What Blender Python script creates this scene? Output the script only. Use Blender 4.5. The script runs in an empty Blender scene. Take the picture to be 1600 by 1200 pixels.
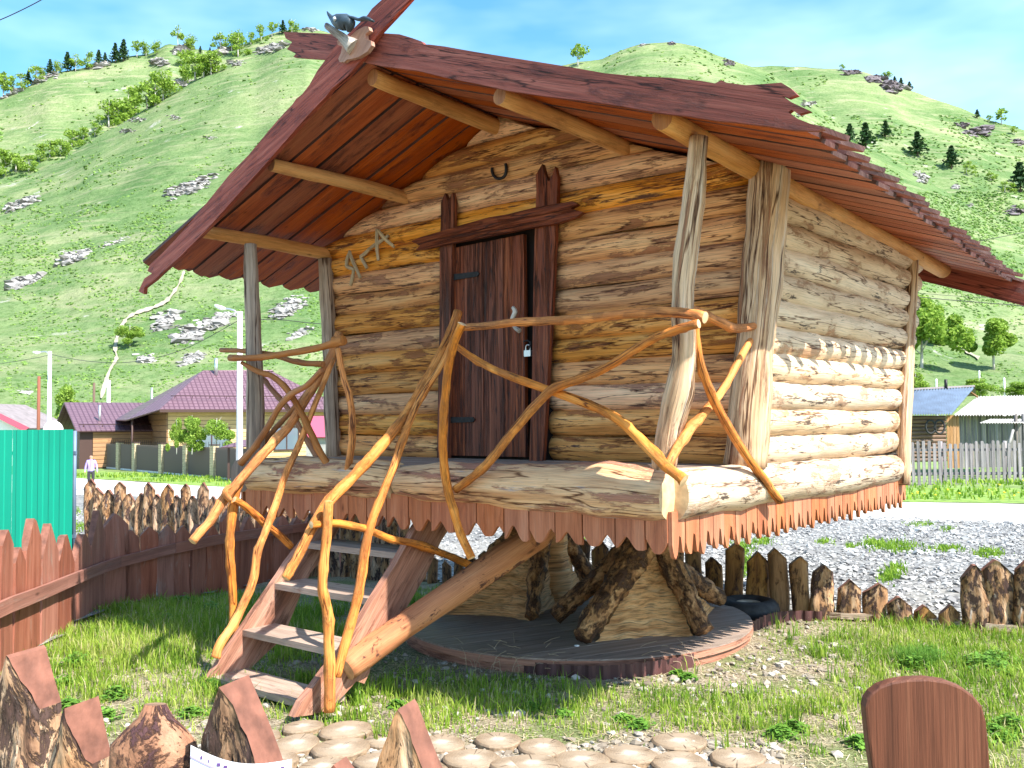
import bpy, bmesh, math, random
import numpy as np
from mathutils import Vector, Matrix, noise as mnoise
from mathutils.bvhtree import BVHTree
random.seed(7); rng = np.random.default_rng(7)
scn = bpy.context.scene
R = math.radians

# ------------------------------------------------------------------ camera
F = 1470.0                                   # focal length in pixels of a 1600 px wide picture
CAMP = np.array([0.0, 0.0, 1.6]); th = R(2.34); ro = R(0.45)
fw = np.array([0, math.cos(th), math.sin(th)]); _r = np.array([1., 0, 0]); _u = np.array([0, -math.sin(th), math.cos(th)])
up = _u*math.cos(ro)+_r*math.sin(ro); rt = _r*math.cos(ro)-_u*math.sin(ro)
cam = bpy.data.objects.new('camera', bpy.data.cameras.new('camera'))
scn.collection.objects.link(cam); scn.camera = cam
cam.data.sensor_width = 36; cam.data.lens = 36*F/1600; cam.data.clip_start = .05; cam.data.clip_end = 4000
cam.matrix_world = Matrix(((rt[0], up[0], -fw[0], CAMP[0]), (rt[1], up[1], -fw[1], CAMP[1]), (rt[2], up[2], -fw[2], CAMP[2]), (0, 0, 0, 1)))
# ------------------------------------------------------------------ light
SUN_AZ = R(-40.5); SUN_EL = R(49)
sd = Vector((math.cos(SUN_EL)*math.cos(SUN_AZ), math.cos(SUN_EL)*math.sin(SUN_AZ), math.sin(SUN_EL)))
sl = bpy.data.lights.new('sun', 'SUN'); sl.energy = 5.0; sl.angle = R(.53); sl.color = (1, .94, .84)
so = bpy.data.objects.new('sun', sl); scn.collection.objects.link(so)
so.rotation_euler = (-sd).to_track_quat('-Z', 'Y').to_euler()
w = bpy.data.worlds.new("World"); scn.world = w; w.use_nodes = True
wt = w.node_tree; bg = wt.nodes['Background']
sky = wt.nodes.new('ShaderNodeTexSky'); sky.sky_type = 'NISHITA'; sky.sun_disc = False
sky.sun_elevation = SUN_EL; sky.sun_rotation = math.atan2(sd.x, sd.y); sky.air_density = 1.0; sky.dust_density = .6; sky.ozone_density = 1.2
tcw = wt.nodes.new('ShaderNodeTexCoord'); mpw = wt.nodes.new('ShaderNodeMapping'); mpw.inputs['Scale'].default_value = (1.0, 1.6, 3.2)
nw = wt.nodes.new('ShaderNodeTexNoise'); nw.inputs['Scale'].default_value = 1.7; nw.inputs['Detail'].default_value = 5; nw.inputs['Roughness'].default_value = .5
rw = wt.nodes.new('ShaderNodeValToRGB'); rw.color_ramp.elements[0].position = .46; rw.color_ramp.elements[1].position = .95
rw.color_ramp.elements[1].color = (.75, .75, .75, 1)
hs = wt.nodes.new('ShaderNodeHueSaturation'); hs.inputs['Saturation'].default_value = 1.3; hs.inputs['Hue'].default_value = .488
mxw = wt.nodes.new('ShaderNodeMixRGB'); mxw.inputs[2].default_value = (7.2, 8.6, 9.6, 1)
L = wt.links.new
L(tcw.outputs['Generated'], mpw.inputs[0]); L(mpw.outputs[0], nw.inputs['Vector']); L(nw.outputs[0], rw.inputs[0])
L(sky.outputs[0], hs.inputs['Color']); L(hs.outputs[0], mxw.inputs[1]); L(rw.outputs[0], mxw.inputs[0]); L(mxw.outputs[0], bg.inputs[0])
bg.inputs[1].default_value = .14
scn.view_settings.view_transform = 'Standard'; scn.view_settings.look = 'None'; scn.view_settings.gamma = 1
scn.view_settings.exposure = 1.28; scn.view_settings.use_curve_mapping = False
scn.cycles.max_bounces = 6

# ------------------------------------------------------------------ geometry of the place
def ray(x, y): return fw+rt*(x-800)/F-up*(y-600)/F
ANG = math.atan2(-.633, .774)
U = np.array([math.cos(ANG), math.sin(ANG), 0]); V = np.array([-math.sin(ANG), math.cos(ANG), 0]); O = np.array([1.35, 5.44, 0.])
FZ = 1.345
def atz(x, y, z): d = ray(x, y); return CAMP+d*((z-CAMP[2])/d[2])
def aty(x, y, dist): d = ray(x, y); return CAMP+d*(dist/d[1])
def loc(p): q = np.asarray(p)-O; return np.array([q@U, q@V, p[2]])
def wor(a): a = np.asarray(a, float); return O+np.multiply.outer(a[..., 0], U)+np.multiply.outer(a[..., 1], V)+np.multiply.outer(a[..., 2], np.array([0, 0, 1.]))
def onv(x, y, v): d = ray(x, y); return loc(CAMP+d*(((O+V*v-CAMP)@V)/(d@V)))
def onu(x, y, u): d = ray(x, y); return loc(CAMP+d*(((O+U*u-CAMP)@U)/(d@U)))
def sm(a, b, x): t = np.clip((np.asarray(x, float)-a)/(b-a), 0, 1); return t*t*(3-2*t)
def zg(x, y):
    x = np.asarray(x, float); y = np.asarray(y, float)
    z = -.04*np.clip(y-7, 0, 39)
    n = x*.613+y*.79
    return z+.32*sm(8, 16, x)*sm(29, 35, n)
def onground(x, y, it=40):
    d = ray(x, y); t = 8.0/d[1]
    for _ in range(it):
        p = CAMP+d*t; t = (float(zg(p[0], p[1]))-CAMP[2])/d[2]*.5+t*.5
    return CAMP+d*t
def vnoise(x, y, sc, seed=0, oct=3):
    out = np.zeros(np.shape(x)); amp = 1; tot = 0
    for k in range(oct):
        g = np.random.default_rng(seed*10+k).random((64, 64))
        xs = np.asarray(x)*sc*2**k; ys = np.asarray(y)*sc*2**k
        xi = np.floor(xs).astype(int); yi = np.floor(ys).astype(int); fx = xs-xi; fy = ys-yi
        fx = fx*fx*(3-2*fx); fy = fy*fy*(3-2*fy)
        a = g[xi % 64, yi % 64]; b = g[(xi+1) % 64, yi % 64]; c = g[xi % 64, (yi+1) % 64]; d = g[(xi+1) % 64, (yi+1) % 64]
        out += amp*((a*(1-fx)+b*fx)*(1-fy)+(c*(1-fx)+d*fx)*fy); tot += amp; amp *= .5
    return out/tot

# ------------------------------------------------------------------ materials
def nt(name):
    m = bpy.data.materials.new(name); m.use_nodes = True
    t = m.node_tree; return m, t, t.nodes['Principled BSDF'], t.nodes.new, t.links.new
def ramp(N, stops):
    r = N('ShaderNodeValToRGB'); e = r.color_ramp.elements
    while len(e) < len(stops): e.new(.5)
    for q, (p, c) in zip(e, stops): q.position = p; q.color = (*c, 1) if len(c) == 3 else c
    return r
def mathn(N, L, op, a, b):
    n = N('ShaderNodeMath'); n.operation = op
    for i, q in enumerate((a, b)):
        if q is None: continue
        if isinstance(q, (int, float)): n.inputs[i].default_value = q
        else: L(q, n.inputs[i])
    return n.outputs[0]
def mix(N, L, f, a, b, mode='MIX'):
    n = N('ShaderNodeMixRGB'); n.blend_type = mode
    for i, q in enumerate((f, a, b)):
        if isinstance(q, (int, float)): n.inputs[i].default_value = q
        elif isinstance(q, tuple): n.inputs[i].default_value = (*q, 1)
        else: L(q, n.inputs[i])
    return n.outputs[0]
def wood(name, c0, c1, c2=None, grain=(1.2, 22), fine=(5, 190), patch=None, plim=(.5, .56), pscale=(2.4, 11), patch2=None, p2lim=(.62, .68),
         vary=.35, rough=.65, bump=.35, knots=True, streak=.5, spec=.3, crack=0):
    m, t, b, N, L = nt(name)
    tc = N('ShaderNodeTexCoord'); oi = N('ShaderNodeObjectInfo')
    cb = N('ShaderNodeCombineXYZ'); L(mathn(N, L, 'MULTIPLY', oi.outputs['Random'], 91.7), cb.inputs[0]); L(mathn(N, L, 'MULTIPLY', oi.outputs['Random'], 37.3), cb.inputs[1]); L(mathn(N, L, 'MULTIPLY', oi.outputs['Random'], 53.3), cb.inputs[2])
    va = N('ShaderNodeVectorMath'); va.operation = 'ADD'; L(tc.outputs['UV'], va.inputs[0]); L(cb.outputs[0], va.inputs[1])
    def ns(sc, det=6, dist=.4, ro=.6):
        mp = N('ShaderNodeMapping'); mp.inputs['Scale'].default_value = (sc[0], sc[1], 1); L(va.outputs[0], mp.inputs[0])
        n = N('ShaderNodeTexNoise'); n.inputs['Scale'].default_value = 1; n.inputs['Detail'].default_value = det
        n.inputs['Distortion'].default_value = dist; n.inputs['Roughness'].default_value = ro; L(mp.outputs[0], n.inputs['Vector']); return n.outputs[0]
    g = ns(grain, 7, .3); f = ns(fine, 4, .25)
    r = ramp(N, [(.3, c0), (.5, c1), (.72, c2 or tuple(min(1, x*1.25) for x in c1))]); L(g, r.inputs[0]); col = r.outputs[0]
    hgt = f
    if patch:
        pn = ns(pscale, 10, .3, .74); pr = ramp(N, [(plim[0], (0, 0, 0)), (plim[1], (1, 1, 1))]); L(pn, pr.inputs[0])
        col = mix(N, L, pr.outputs[0], col, patch); hgt = mathn(N, L, 'ADD', mathn(N, L, 'MULTIPLY', f, .5), mathn(N, L, 'MULTIPLY', pr.outputs[0], .8))
    if patch2:
        pn = ns((pscale[0]*.7, pscale[1]*1.5), 10, .3, .74); pr = ramp(N, [(p2lim[0], (0, 0, 0)), (p2lim[1], (1, 1, 1))]); L(pn, pr.inputs[0])
        col = mix(N, L, pr.outputs[0], col, patch2)
    sr = ramp(N, [(.3, (1-streak,)*3), (.55, (1, 1, 1))]); L(f, sr.inputs[0]); col = mix(N, L, 1.0, col, sr.outputs[0], 'MULTIPLY')
    if knots:
        mp = N('ShaderNodeMapping'); mp.inputs['Scale'].default_value = (1.3, 3.1, 1); L(va.outputs[0], mp.inputs[0])
        vo = N('ShaderNodeTexVoronoi'); vo.inputs['Scale'].default_value = 1; vo.voronoi_dimensions = '2D'; L(mp.outputs[0], vo.inputs['Vector'])
        kr = ramp(N, [(.03, (.2, .11, .07)), (.075, (1, 1, 1))]); L(mathn(N, L, 'ADD', vo.outputs['Distance'], mathn(N, L, 'MULTIPLY', g, .06)), kr.inputs[0]); col = mix(N, L, .85, col, kr.outputs[0], 'MULTIPLY')
    if crack:
        ab = mathn(N, L, 'ABSOLUTE', mathn(N, L, 'SUBTRACT', ns((.55, 9), 5, .15, .5), .5), None); kr = ramp(N, [(0, (.12, .07, .05)), (.006*crack, (.5, .42, .36)), (.010*crack, (1, 1, 1))]); L(ab, kr.inputs[0]); col = mix(N, L, 1.0, col, kr.outputs[0], 'MULTIPLY')
    hv = N('ShaderNodeHueSaturation'); L(mathn(N, L, 'ADD', mathn(N, L, 'MULTIPLY', oi.outputs['Random'], vary), 1-vary/2), hv.inputs['Value']); L(mathn(N, L, 'ADD', mathn(N, L, 'MULTIPLY', mathn(N, L, 'FRACT', mathn(N, L, 'MULTIPLY', oi.outputs['Random'], 7.31), None), vary*.8), 1-vary*.5), hv.inputs['Saturation']); L(col, hv.inputs['Color'])
    L(hv.outputs[0], b.inputs['Base Color']); b.inputs['Roughness'].default_value = rough; b.inputs['Specular IOR Level'].default_value = spec
    bp = N('ShaderNodeBump'); bp.inputs['Strength'].default_value = bump; bp.inputs['Distance'].default_value = .012; L(hgt, bp.inputs['Height']); L(bp.outputs[0], b.inputs['Normal'])
    return m
def plain(name, c, rough=.6, metal=0, nscale=0, namp=.3, bump=0, spec=.4):
    m, t, b, N, L = nt(name); b.inputs['Base Color'].default_value = (*c, 1); b.inputs['Roughness'].default_value = rough
    b.inputs['Metallic'].default_value = metal; b.inputs['Specular IOR Level'].default_value = spec
    if nscale:
        tc = N('ShaderNodeTexCoord'); n = N('ShaderNodeTexNoise'); n.inputs['Scale'].default_value = nscale; n.inputs['Detail'].default_value = 6; L(tc.outputs['Object'], n.inputs['Vector'])
        r = ramp(N, [(.3, tuple(x*(1-namp) for x in c)), (.7, tuple(min(1, x*(1+namp)) for x in c))]); L(n.outputs[0], r.inputs[0]); L(r.outputs[0], b.inputs['Base Color'])
        if bump:
            bp = N('ShaderNodeBump'); bp.inputs['Strength'].default_value = bump; bp.inputs['Distance'].default_value = .02; L(n.outputs[0], bp.inputs['Height']); L(bp.outputs[0], b.inputs['Normal'])
    return m
def leafmat(name, stops, trans=.3, use='uv', rough=.6):
    m, t, b, N, L = nt(name); tc = N('ShaderNodeTexCoord'); r = ramp(N, stops)
    sx = N('ShaderNodeSeparateXYZ'); L(tc.outputs['UV'], sx.inputs[0]); L(sx.outputs[0], r.inputs[0]); L(r.outputs[0], b.inputs['Base Color']); b.inputs['Roughness'].default_value = rough; b.inputs['Specular IOR Level'].default_value = .2
    tr = N('ShaderNodeBsdfTranslucent'); L(r.outputs[0], tr.inputs[0]); ms = N('ShaderNodeMixShader'); ms.inputs[0].default_value = trans
    L(b.outputs[0], ms.inputs[1]); L(tr.outputs[0], ms.inputs[2]); L(ms.outputs[0], t.nodes['Material Output'].inputs[0]); return m
M = {}
M['log_front'] = wood('log_front', (.62, .24, .07), (.86, .405, .135), (.92, .54, .235), grain=(1.3, 13), fine=(4, 110), patch=(.42, .165, .065), plim=(.53, .57), pscale=(2.0, 9), patch2=(.12, .055, .036), p2lim=(.58, .615), vary=.42, streak=.45, bump=.7, crack=1)
M['log_side'] = wood('log_side', (.56, .38, .23), (.74, .54, .35), (.82, .65, .46), grain=(1.8, 12), patch=(.48, .27, .15), plim=(.55, .6), pscale=(2.6, 8), patch2=(.11, .07, .05), p2lim=(.58, .61), vary=.3, streak=.35, bump=.6, crack=1)
M['log_base'] = wood('log_base', (.54, .27, .12), (.76, .47, .25), (.84, .60, .38), grain=(1, 13), patch=(.40, .18, .11), plim=(.52, .57), pscale=(1.8, 11), patch2=(.45, .37, .36), p2lim=(.58, .65), vary=.1, streak=.45, bump=.6, crack=1.4)
M['cut_wood'] = plain('cut_wood', (.58, .40, .22), .7, nscale=25, namp=.25)
M['post'] = wood('post', (.38, .22, .12), (.68, .46, .28), (.78, .60, .43), grain=(.9, 22), patch=(.36, .17, .09), plim=(.52, .6), pscale=(1.2, 16), patch2=(.68, .58, .48), p2lim=(.55, .64), vary=.1, streak=.5, bump=.7, crack=1.8)
M['grey_post'] = wood('grey_post', (.24, .17, .125), (.48, .355, .26), (.58, .46, .37), grain=(.8, 30), vary=.1, streak=.6, bump=.7, crack=2)
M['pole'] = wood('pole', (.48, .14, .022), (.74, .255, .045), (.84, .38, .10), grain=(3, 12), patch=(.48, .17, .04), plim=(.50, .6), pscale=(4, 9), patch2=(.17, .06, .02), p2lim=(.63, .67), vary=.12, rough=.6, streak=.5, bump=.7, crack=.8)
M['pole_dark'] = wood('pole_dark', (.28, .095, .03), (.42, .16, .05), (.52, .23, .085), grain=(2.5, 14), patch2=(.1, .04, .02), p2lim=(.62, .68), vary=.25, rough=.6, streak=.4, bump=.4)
M['purlin'] = wood('purlin', (.50, .20, .05), (.72, .35, .11), (.82, .46, .18), grain=(1.5, 12), patch=(.44, .19, .06), plim=(.52, .66), vary=.1, streak=.3, bump=.3)
M['stain'] = wood('stain', (.17, .035, .022), (.31, .068, .042), (.42, .125, .085), grain=(1, 26), patch=(.15, .03, .025), plim=(.54, .66), patch2=(.45, .2, .15), p2lim=(.68, .74), vary=.2, streak=.5, rough=.55, bump=.6, crack=1)
M['stain_under'] = wood('stain_under', (.24, .042, .010), (.42, .088, .020), (.54, .145, .04), grain=(.8, 14), patch=(.16, .03, .012), plim=(.54, .64), vary=.3, streak=.45, rough=.5, bump=.5)
M['stain_edge'] = wood('stain_edge', (.07, .03, .03), (.13, .06, .055), (.2, .11, .1), vary=.4, knots=False)
M['door'] = wood('door', (.10, .020, .007), (.22, .046, .014), (.36, .10, .034), grain=(1.1, 34), patch=(.07, .015, .008), plim=(.5, .6), pscale=(1.2, 20), vary=.15, streak=.6, rough=.5, bump=.8, crack=1)
M['skirt'] = wood('skirt', (.32, .095, .04), (.46, .155, .068), (.54, .22, .115), grain=(1.3, 14), patch=(.34, .105, .05), plim=(.56, .66), vary=.15, streak=.35, rough=.65)
M['fence'] = wood('fence', (.20, .066, .042), (.31, .11, .07), (.40, .165, .115), grain=(1, 14), vary=.3, streak=.3, patch=(.32, .19, .15), plim=(.56, .7))
M['bright_fence'] = wood('bright_fence', (.34, .11, .06), (.46, .165, .09), (.52, .22, .13), grain=(1, 14), vary=.25, streak=.25)
M['cut_red'] = plain('cut_red', (.19, .078, .052), .75, nscale=16, namp=.4, bump=.5)
M['bark'] = wood('bark', (.17, .075, .035), (.42, .23, .11), (.62, .44, .29), grain=(4, 17), fine=(14, 60), patch=(.085, .045, .035), plim=(.51, .55), pscale=(7, 16), patch2=(.52, .44, .38), p2lim=(.60, .65), vary=.3, streak=.6, bump=1.0)
M['stained_log'] = wood('stained_log', (.15, .065, .025), (.32, .155, .055), (.48, .26, .10), grain=(1.5, 12), patch=(.075, .035, .02), plim=(.5, .58), pscale=(4, 11), vary=.3, streak=.5, bump=.7)
M['deck'] = wood('deck', (.20, .145, .115), (.31, .23, .185), (.40, .31, .26), grain=(1, 24), vary=.2, streak=.4)
M['tread'] = wood('tread', (.26, .185, .145), (.42, .31, .25), (.52, .41, .34), grain=(1, 20), vary=.15, streak=.4, patch=(.30, .18, .14), plim=(.56, .64))
M['stringer'] = wood('stringer', (.24, .09, .05), (.42, .19, .12), (.54, .30, .21), grain=(1, 16), patch=(.20, .08, .045), plim=(.54, .62), vary=.12, streak=.5, bump=.6)
M['brace'] = wood('brace', (.32, .11, .045), (.50, .20, .08), (.60, .29, .14), grain=(1.5, 10), patch=(.12, .045, .03), plim=(.55, .58), pscale=(5, 8), vary=.05, streak=.35, bump=.5)
M['root'] = wood('root', (.22, .09, .03), (.50, .23, .08), (.74, .42, .18), grain=(11, 16), fine=(40, 60), patch=(.10, .045, .022), plim=(.47, .55), pscale=(7, 9), vary=.1, streak=.5, bump=1.0, knots=False)
M['root_skirt'] = wood('root_skirt', (.52, .23, .08), (.80, .42, .17), (.88, .56, .28), grain=(22, 3), fine=(95, 8), vary=.05, streak=.7, bump=1.0, knots=False)
M['slice'] = plain('slice', (.52, .43, .31), .8, nscale=9, namp=.3, bump=.3)
M['slice_side'] = plain('slice_side', (.26, .18, .11), .9, nscale=30, namp=.5, bump=.6)
M['iron'] = plain('iron', (.025, .024, .026), .5, .6, nscale=30, namp=.4)
M['steel'] = plain('steel', (.55, .58, .6), .3, .8)
M['rubber'] = plain('rubber', (.03, .03, .032), .7, nscale=20, namp=.4)
M['rim'] = plain('rim', (.45, .4, .32), .7, nscale=15, namp=.3)
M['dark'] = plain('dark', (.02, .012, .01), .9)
M['grey_metal'] = plain('grey_metal', (.12, .165, .24), .55, .2, nscale=2, namp=.25)
M['slate'] = plain('slate', (.30, .29, .285), .8, nscale=2.5, namp=.25)
M['wall_planks'] = wood('wall_planks', (.09, .085, .09), (.17, .165, .175), (.32, .26, .2), grain=(.5, 7), vary=.9, streak=.4)
M['old_log'] = wood('old_log', (.10, .06, .04), (.2, .125, .085), (.3, .2, .14), vary=.4)
M['plank_new'] = wood('plank_new', (.3, .15, .06), (.4, .22, .1), vary=.2)
M['grey_slat'] = wood('grey_slat', (.14, .12, .13), (.24, .215, .23), (.36, .33, .34), grain=(1, 25), vary=.5, streak=.3)
M['turf_green'] = plain('turf_green', (.10, .2, .035), .9)
M['sheet_green'] = plain('sheet_green', (.0, .27, .17), .35, .0, nscale=.8, namp=.06)
M['brick'] = plain('brick', (.50, .41, .27), .85, nscale=8, namp=.25)
M['sheet_brown'] = plain('sheet_brown', (.115, .085, .075), .5, .0)
M['edging'] = plain('edging', (.085, .036, .034), .5, nscale=4, namp=.25)
M['siding_light'] = wood('siding_light', (.5, .33, .16), (.62, .43, .22), vary=.1, knots=False, streak=.1)
M['siding_dark'] = wood('siding_dark', (.27, .14, .065), (.36, .2, .1), vary=.1, knots=False, streak=.1)
M['trim_brown'] = plain('trim_brown', (.06, .03, .025), .6)
M['glass'] = plain('glass', (.12, .16, .2), .08, spec=.8)
M['white'] = plain('white', (.78, .78, .76), .6)
M['concrete'] = plain('concrete', (.62, .63, .63), .8, nscale=3, namp=.1)
M['roof_red'] = plain('roof_red', (.42, .08, .13), .5)
M['roof_grey'] = plain('roof_grey', (.22, .19, .195), .7, nscale=2, namp=.2)
M['mottled'] = wood('mottled', (.24, .105, .06), (.33, .16, .09), (.42, .24, .15), grain=(7, 7), fine=(40, 40), patch=(.09, .04, .04), plim=(.50, .55), pscale=(8, 8), vary=0, streak=.3, bump=1.0, knots=False)
M['rust'] = plain('rust', (.2, .07, .04), .8)
M['wire'] = plain('wire', (.03, .03, .03), .6)
M['skin'] = plain('skin', (.55, .3, .2), .6); M['sweater'] = plain('sweater', (.33, .26, .62), .8); M['trousers'] = plain('trousers', (.03, .03, .035), .8); M['hair'] = plain('hair', (.05, .035, .03), .8); M['shoe'] = plain('shoe', (.02, .02, .02), .5)
M['crow'] = plain('crow', (.03, .045, .06), .4, nscale=12, namp=.5); M['crow_pale'] = plain('crow_pale', (.4, .43, .45), .6, nscale=20, namp=.3)
M['plaque'] = wood('plaque', (.34, .17, .12), (.46, .25, .18), vary=.1, knots=False, streak=.2)
M['branch_grey'] = wood('branch_grey', (.25, .2, .17), (.5, .44, .38), (.68, .63, .57), grain=(5, 20), patch=(.14, .1, .09), plim=(.5, .6), vary=.1)
M['stick'] = wood('stick', (.42, .3, .17), (.55, .42, .26), vary=.2)
M['paper'] = plain('paper', (.78, .78, .84), .25, nscale=3, namp=.05); M['ink'] = plain('ink', (.12, .06, .22), .6); M['ink_band'] = plain('ink_band', (.38, .32, .48), .6)
M['trunk'] = plain('trunk', (.45, .43, .4), .9, nscale=3, namp=.5); M['trunk_dark'] = plain('trunk_dark', (.12, .08, .06), .9)
M['birch'] = leafmat('birch', [(0, (.15, .25, .03)), (.5, (.25, .39, .055)), (1, (.37, .52, .11))], .45)
M['pine'] = leafmat('pine', [(0, (.018, .05, .02)), (.5, (.035, .085, .03)), (1, (.07, .13, .05))], .12)
M['scrub'] = leafmat('scrub', [(0, (.07, .14, .03)), (.5, (.13, .24, .05)), (1, (.22, .34, .08))], .2)
M['grass'] = leafmat('grass', [(0, (.09, .20, .02)), (.45, (.22, .36, .035)), (.75, (.38, .48, .08)), (.9, (.48, .44, .2)), (1, (.62, .54, .34))], .45)
M['weed'] = leafmat('weed', [(0, (.07, .19, .025)), (1, (.19, .36, .055))], .3)
M['straw'] = leafmat('straw', [(0, (.45, .35, .2)), (.5, (.58, .48, .31)), (1, (.7, .6, .45))], .2)
M['dandelion'] = plain('dandelion', (.75, .55, .03), .7)

def ground_mat():
    m, t, b, N, L = nt('yard_soil'); tc = N('ShaderNodeTexCoord'); co = tc.outputs['Object']
    def ns(s, d=6, ro=.6):
        n = N('ShaderNodeTexNoise'); n.inputs['Scale'].default_value = s; n.inputs['Detail'].default_value = d; n.inputs['Roughness'].default_value = ro; L(co, n.inputs['Vector']); return n.outputs[0]
    r = ramp(N, [(.3, (.24, .20, .15)), (.5, (.40, .34, .25)), (.7, (.52, .46, .35))]); L(ns(14, 8, .75), r.inputs[0])
    g = ramp(N, [(.42, (0, 0, 0)), (.6, (1, 1, 1))]); L(ns(1.6, 5, .6), g.inputs[0])
    col = mix(N, L, mathn(N, L, 'MULTIPLY', g.outputs[0], .75), r.outputs[0], (.17, .24, .07))
    s = ramp(N, [(.45, (.45, .4, .36)), (.56, (1, 1, 1))]); L(ns(70, 3), s.inputs[0]); col = mix(N, L, .8, col, s.outputs[0], 'MULTIPLY')
    L(col, b.inputs['Base Color']); b.inputs['Roughness'].default_value = .95; b.inputs['Specular IOR Level'].default_value = .1
    bp = N('ShaderNodeBump'); bp.inputs['Strength'].default_value = .9; bp.inputs['Distance'].default_value = .03; L(ns(30, 8, .7), bp.inputs['Height']); L(bp.outputs[0], b.inputs['Normal'])
    return m
def gravel_mat():
    m, t, b, N, L = nt('gravel'); tc = N('ShaderNodeTexCoord'); co = tc.outputs['Object']
    v = N('ShaderNodeTexVoronoi'); v.inputs['Scale'].default_value = 13; L(co, v.inputs['Vector'])
    r = ramp(N, [(0, (.16, .16, .16)), (.5, (.27, .27, .265)), (1, (.40, .40, .39))]); L(v.outputs['Color'], r.inputs[0])
    d = ramp(N, [(.3, (1, 1, 1)), (.62, (.35, .33, .32))]); L(v.outputs['Distance'], d.inputs[0]); col = mix(N, L, .8, r.outputs[0], d.outputs[0], 'MULTIPLY')
    n = N('ShaderNodeTexNoise'); n.inputs['Scale'].default_value = .5; n.inputs['Detail'].default_value = 5; L(co, n.inputs['Vector'])
    k = ramp(N, [(.48, (0, 0, 0)), (.6, (1, 1, 1))]); L(n.outputs[0], k.inputs[0]); col = mix(N, L, mathn(N, L, 'MULTIPLY', k.outputs[0], .6), col, (.27, .255, .23))
    L(col, b.inputs['Base Color']); b.inputs['Roughness'].default_value = .95
    bp = N('ShaderNodeBump'); bp.invert = True; bp.inputs['Strength'].default_value = .8; bp.inputs['Distance'].default_value = .04; L(v.outputs['Distance'], bp.inputs['Height']); L(bp.outputs[0], b.inputs['Normal'])
    return m
def hill_mat(name, seed, dry=.5):
    m, t, b, N, L = nt(name); tc = N('ShaderNodeTexCoord')
    mp = N('ShaderNodeMapping'); mp.inputs['Location'].default_value = (seed*31, seed*17, seed*5); L(tc.outputs['Object'], mp.inputs[0]); co = mp.outputs[0]
    def ns(s, d=8, ro=.6, dist=0, src=None):
        n = N('ShaderNodeTexNoise'); n.inputs['Scale'].default_value = s; n.inputs['Detail'].default_value = d; n.inputs['Roughness'].default_value = ro; n.inputs['Distortion'].default_value = dist; L(src or co, n.inputs['Vector']); return n.outputs[0]
    a = ramp(N, [(.34, (.085, .155, .055)), (.46, (.13, .20, .08)), (.58, (.195, .25, .115)), (.7, (.30, .31, .18))]); L(ns(.022, 9, .68, .4), a.inputs[0])
    s = ramp(N, [(.42, (.55, .66, .5)), (.52, (1, 1, 1))]); L(ns(.8, 6, .8), s.inputs[0]); col = mix(N, L, .75, a.outputs[0], s.outputs[0], 'MULTIPLY')
    # dry terrace streaks that follow the height
    mz = N('ShaderNodeMapping'); mz.inputs['Scale'].default_value = (.05, .05, .35); L(co, mz.inputs[0])
    z = ramp(N, [(.5, (0, 0, 0)), (.62, (1, 1, 1))]); L(ns(1, 7, .65, .6, mz.outputs[0]), z.inputs[0]); col = mix(N, L, mathn(N, L, 'MULTIPLY', z.outputs[0], dry), col, (.31, .30, .19))
    k = ramp(N, [(.62, (0, 0, 0)), (.67, (1, 1, 1))]); L(ns(.06, 10, .72, .3), k.inputs[0]); col = mix(N, L, mathn(N, L, 'MULTIPLY', k.outputs[0], .7), col, (.42, .40, .38))
    L(col, b.inputs['Base Color']); b.inputs['Roughness'].default_value = 1; b.inputs['Specular IOR Level'].default_value = .05
    bp = N('ShaderNodeBump'); bp.inputs['Strength'].default_value = .7; bp.inputs['Distance'].default_value = 1.5; L(ns(.25, 8, .7), bp.inputs['Height']); L(bp.outputs[0], b.inputs['Normal'])
    return m
M['soil'] = ground_mat(); M['gravel'] = gravel_mat()
M['road'] = plain('road', (.60, .57, .53), .95, nscale=1.2, namp=.12, bump=.3)
M['verge'] = plain('verge', (.17, .27, .05), .95, nscale=3, namp=.45, bump=.8)
M['meadow'] = plain('meadow', (.17, .24, .07), .95, nscale=.3, namp=.4)
M['rock'] = plain('rock', (.27, .26, .25), .95, nscale=.35, namp=.5, bump=1.0)
M['rock_dark'] = plain('rock_dark', (.14, .12, .13), .95, nscale=.35, namp=.5, bump=1.0)
M['trail'] = plain('trail', (.31, .28, .21), .95, nscale=.3, namp=.2)
M['stone'] = leafmat('stone', [(0, (.13, .13, .135)), (.5, (.26, .26, .26)), (1, (.44, .44, .43))], 0, rough=.9)
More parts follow.
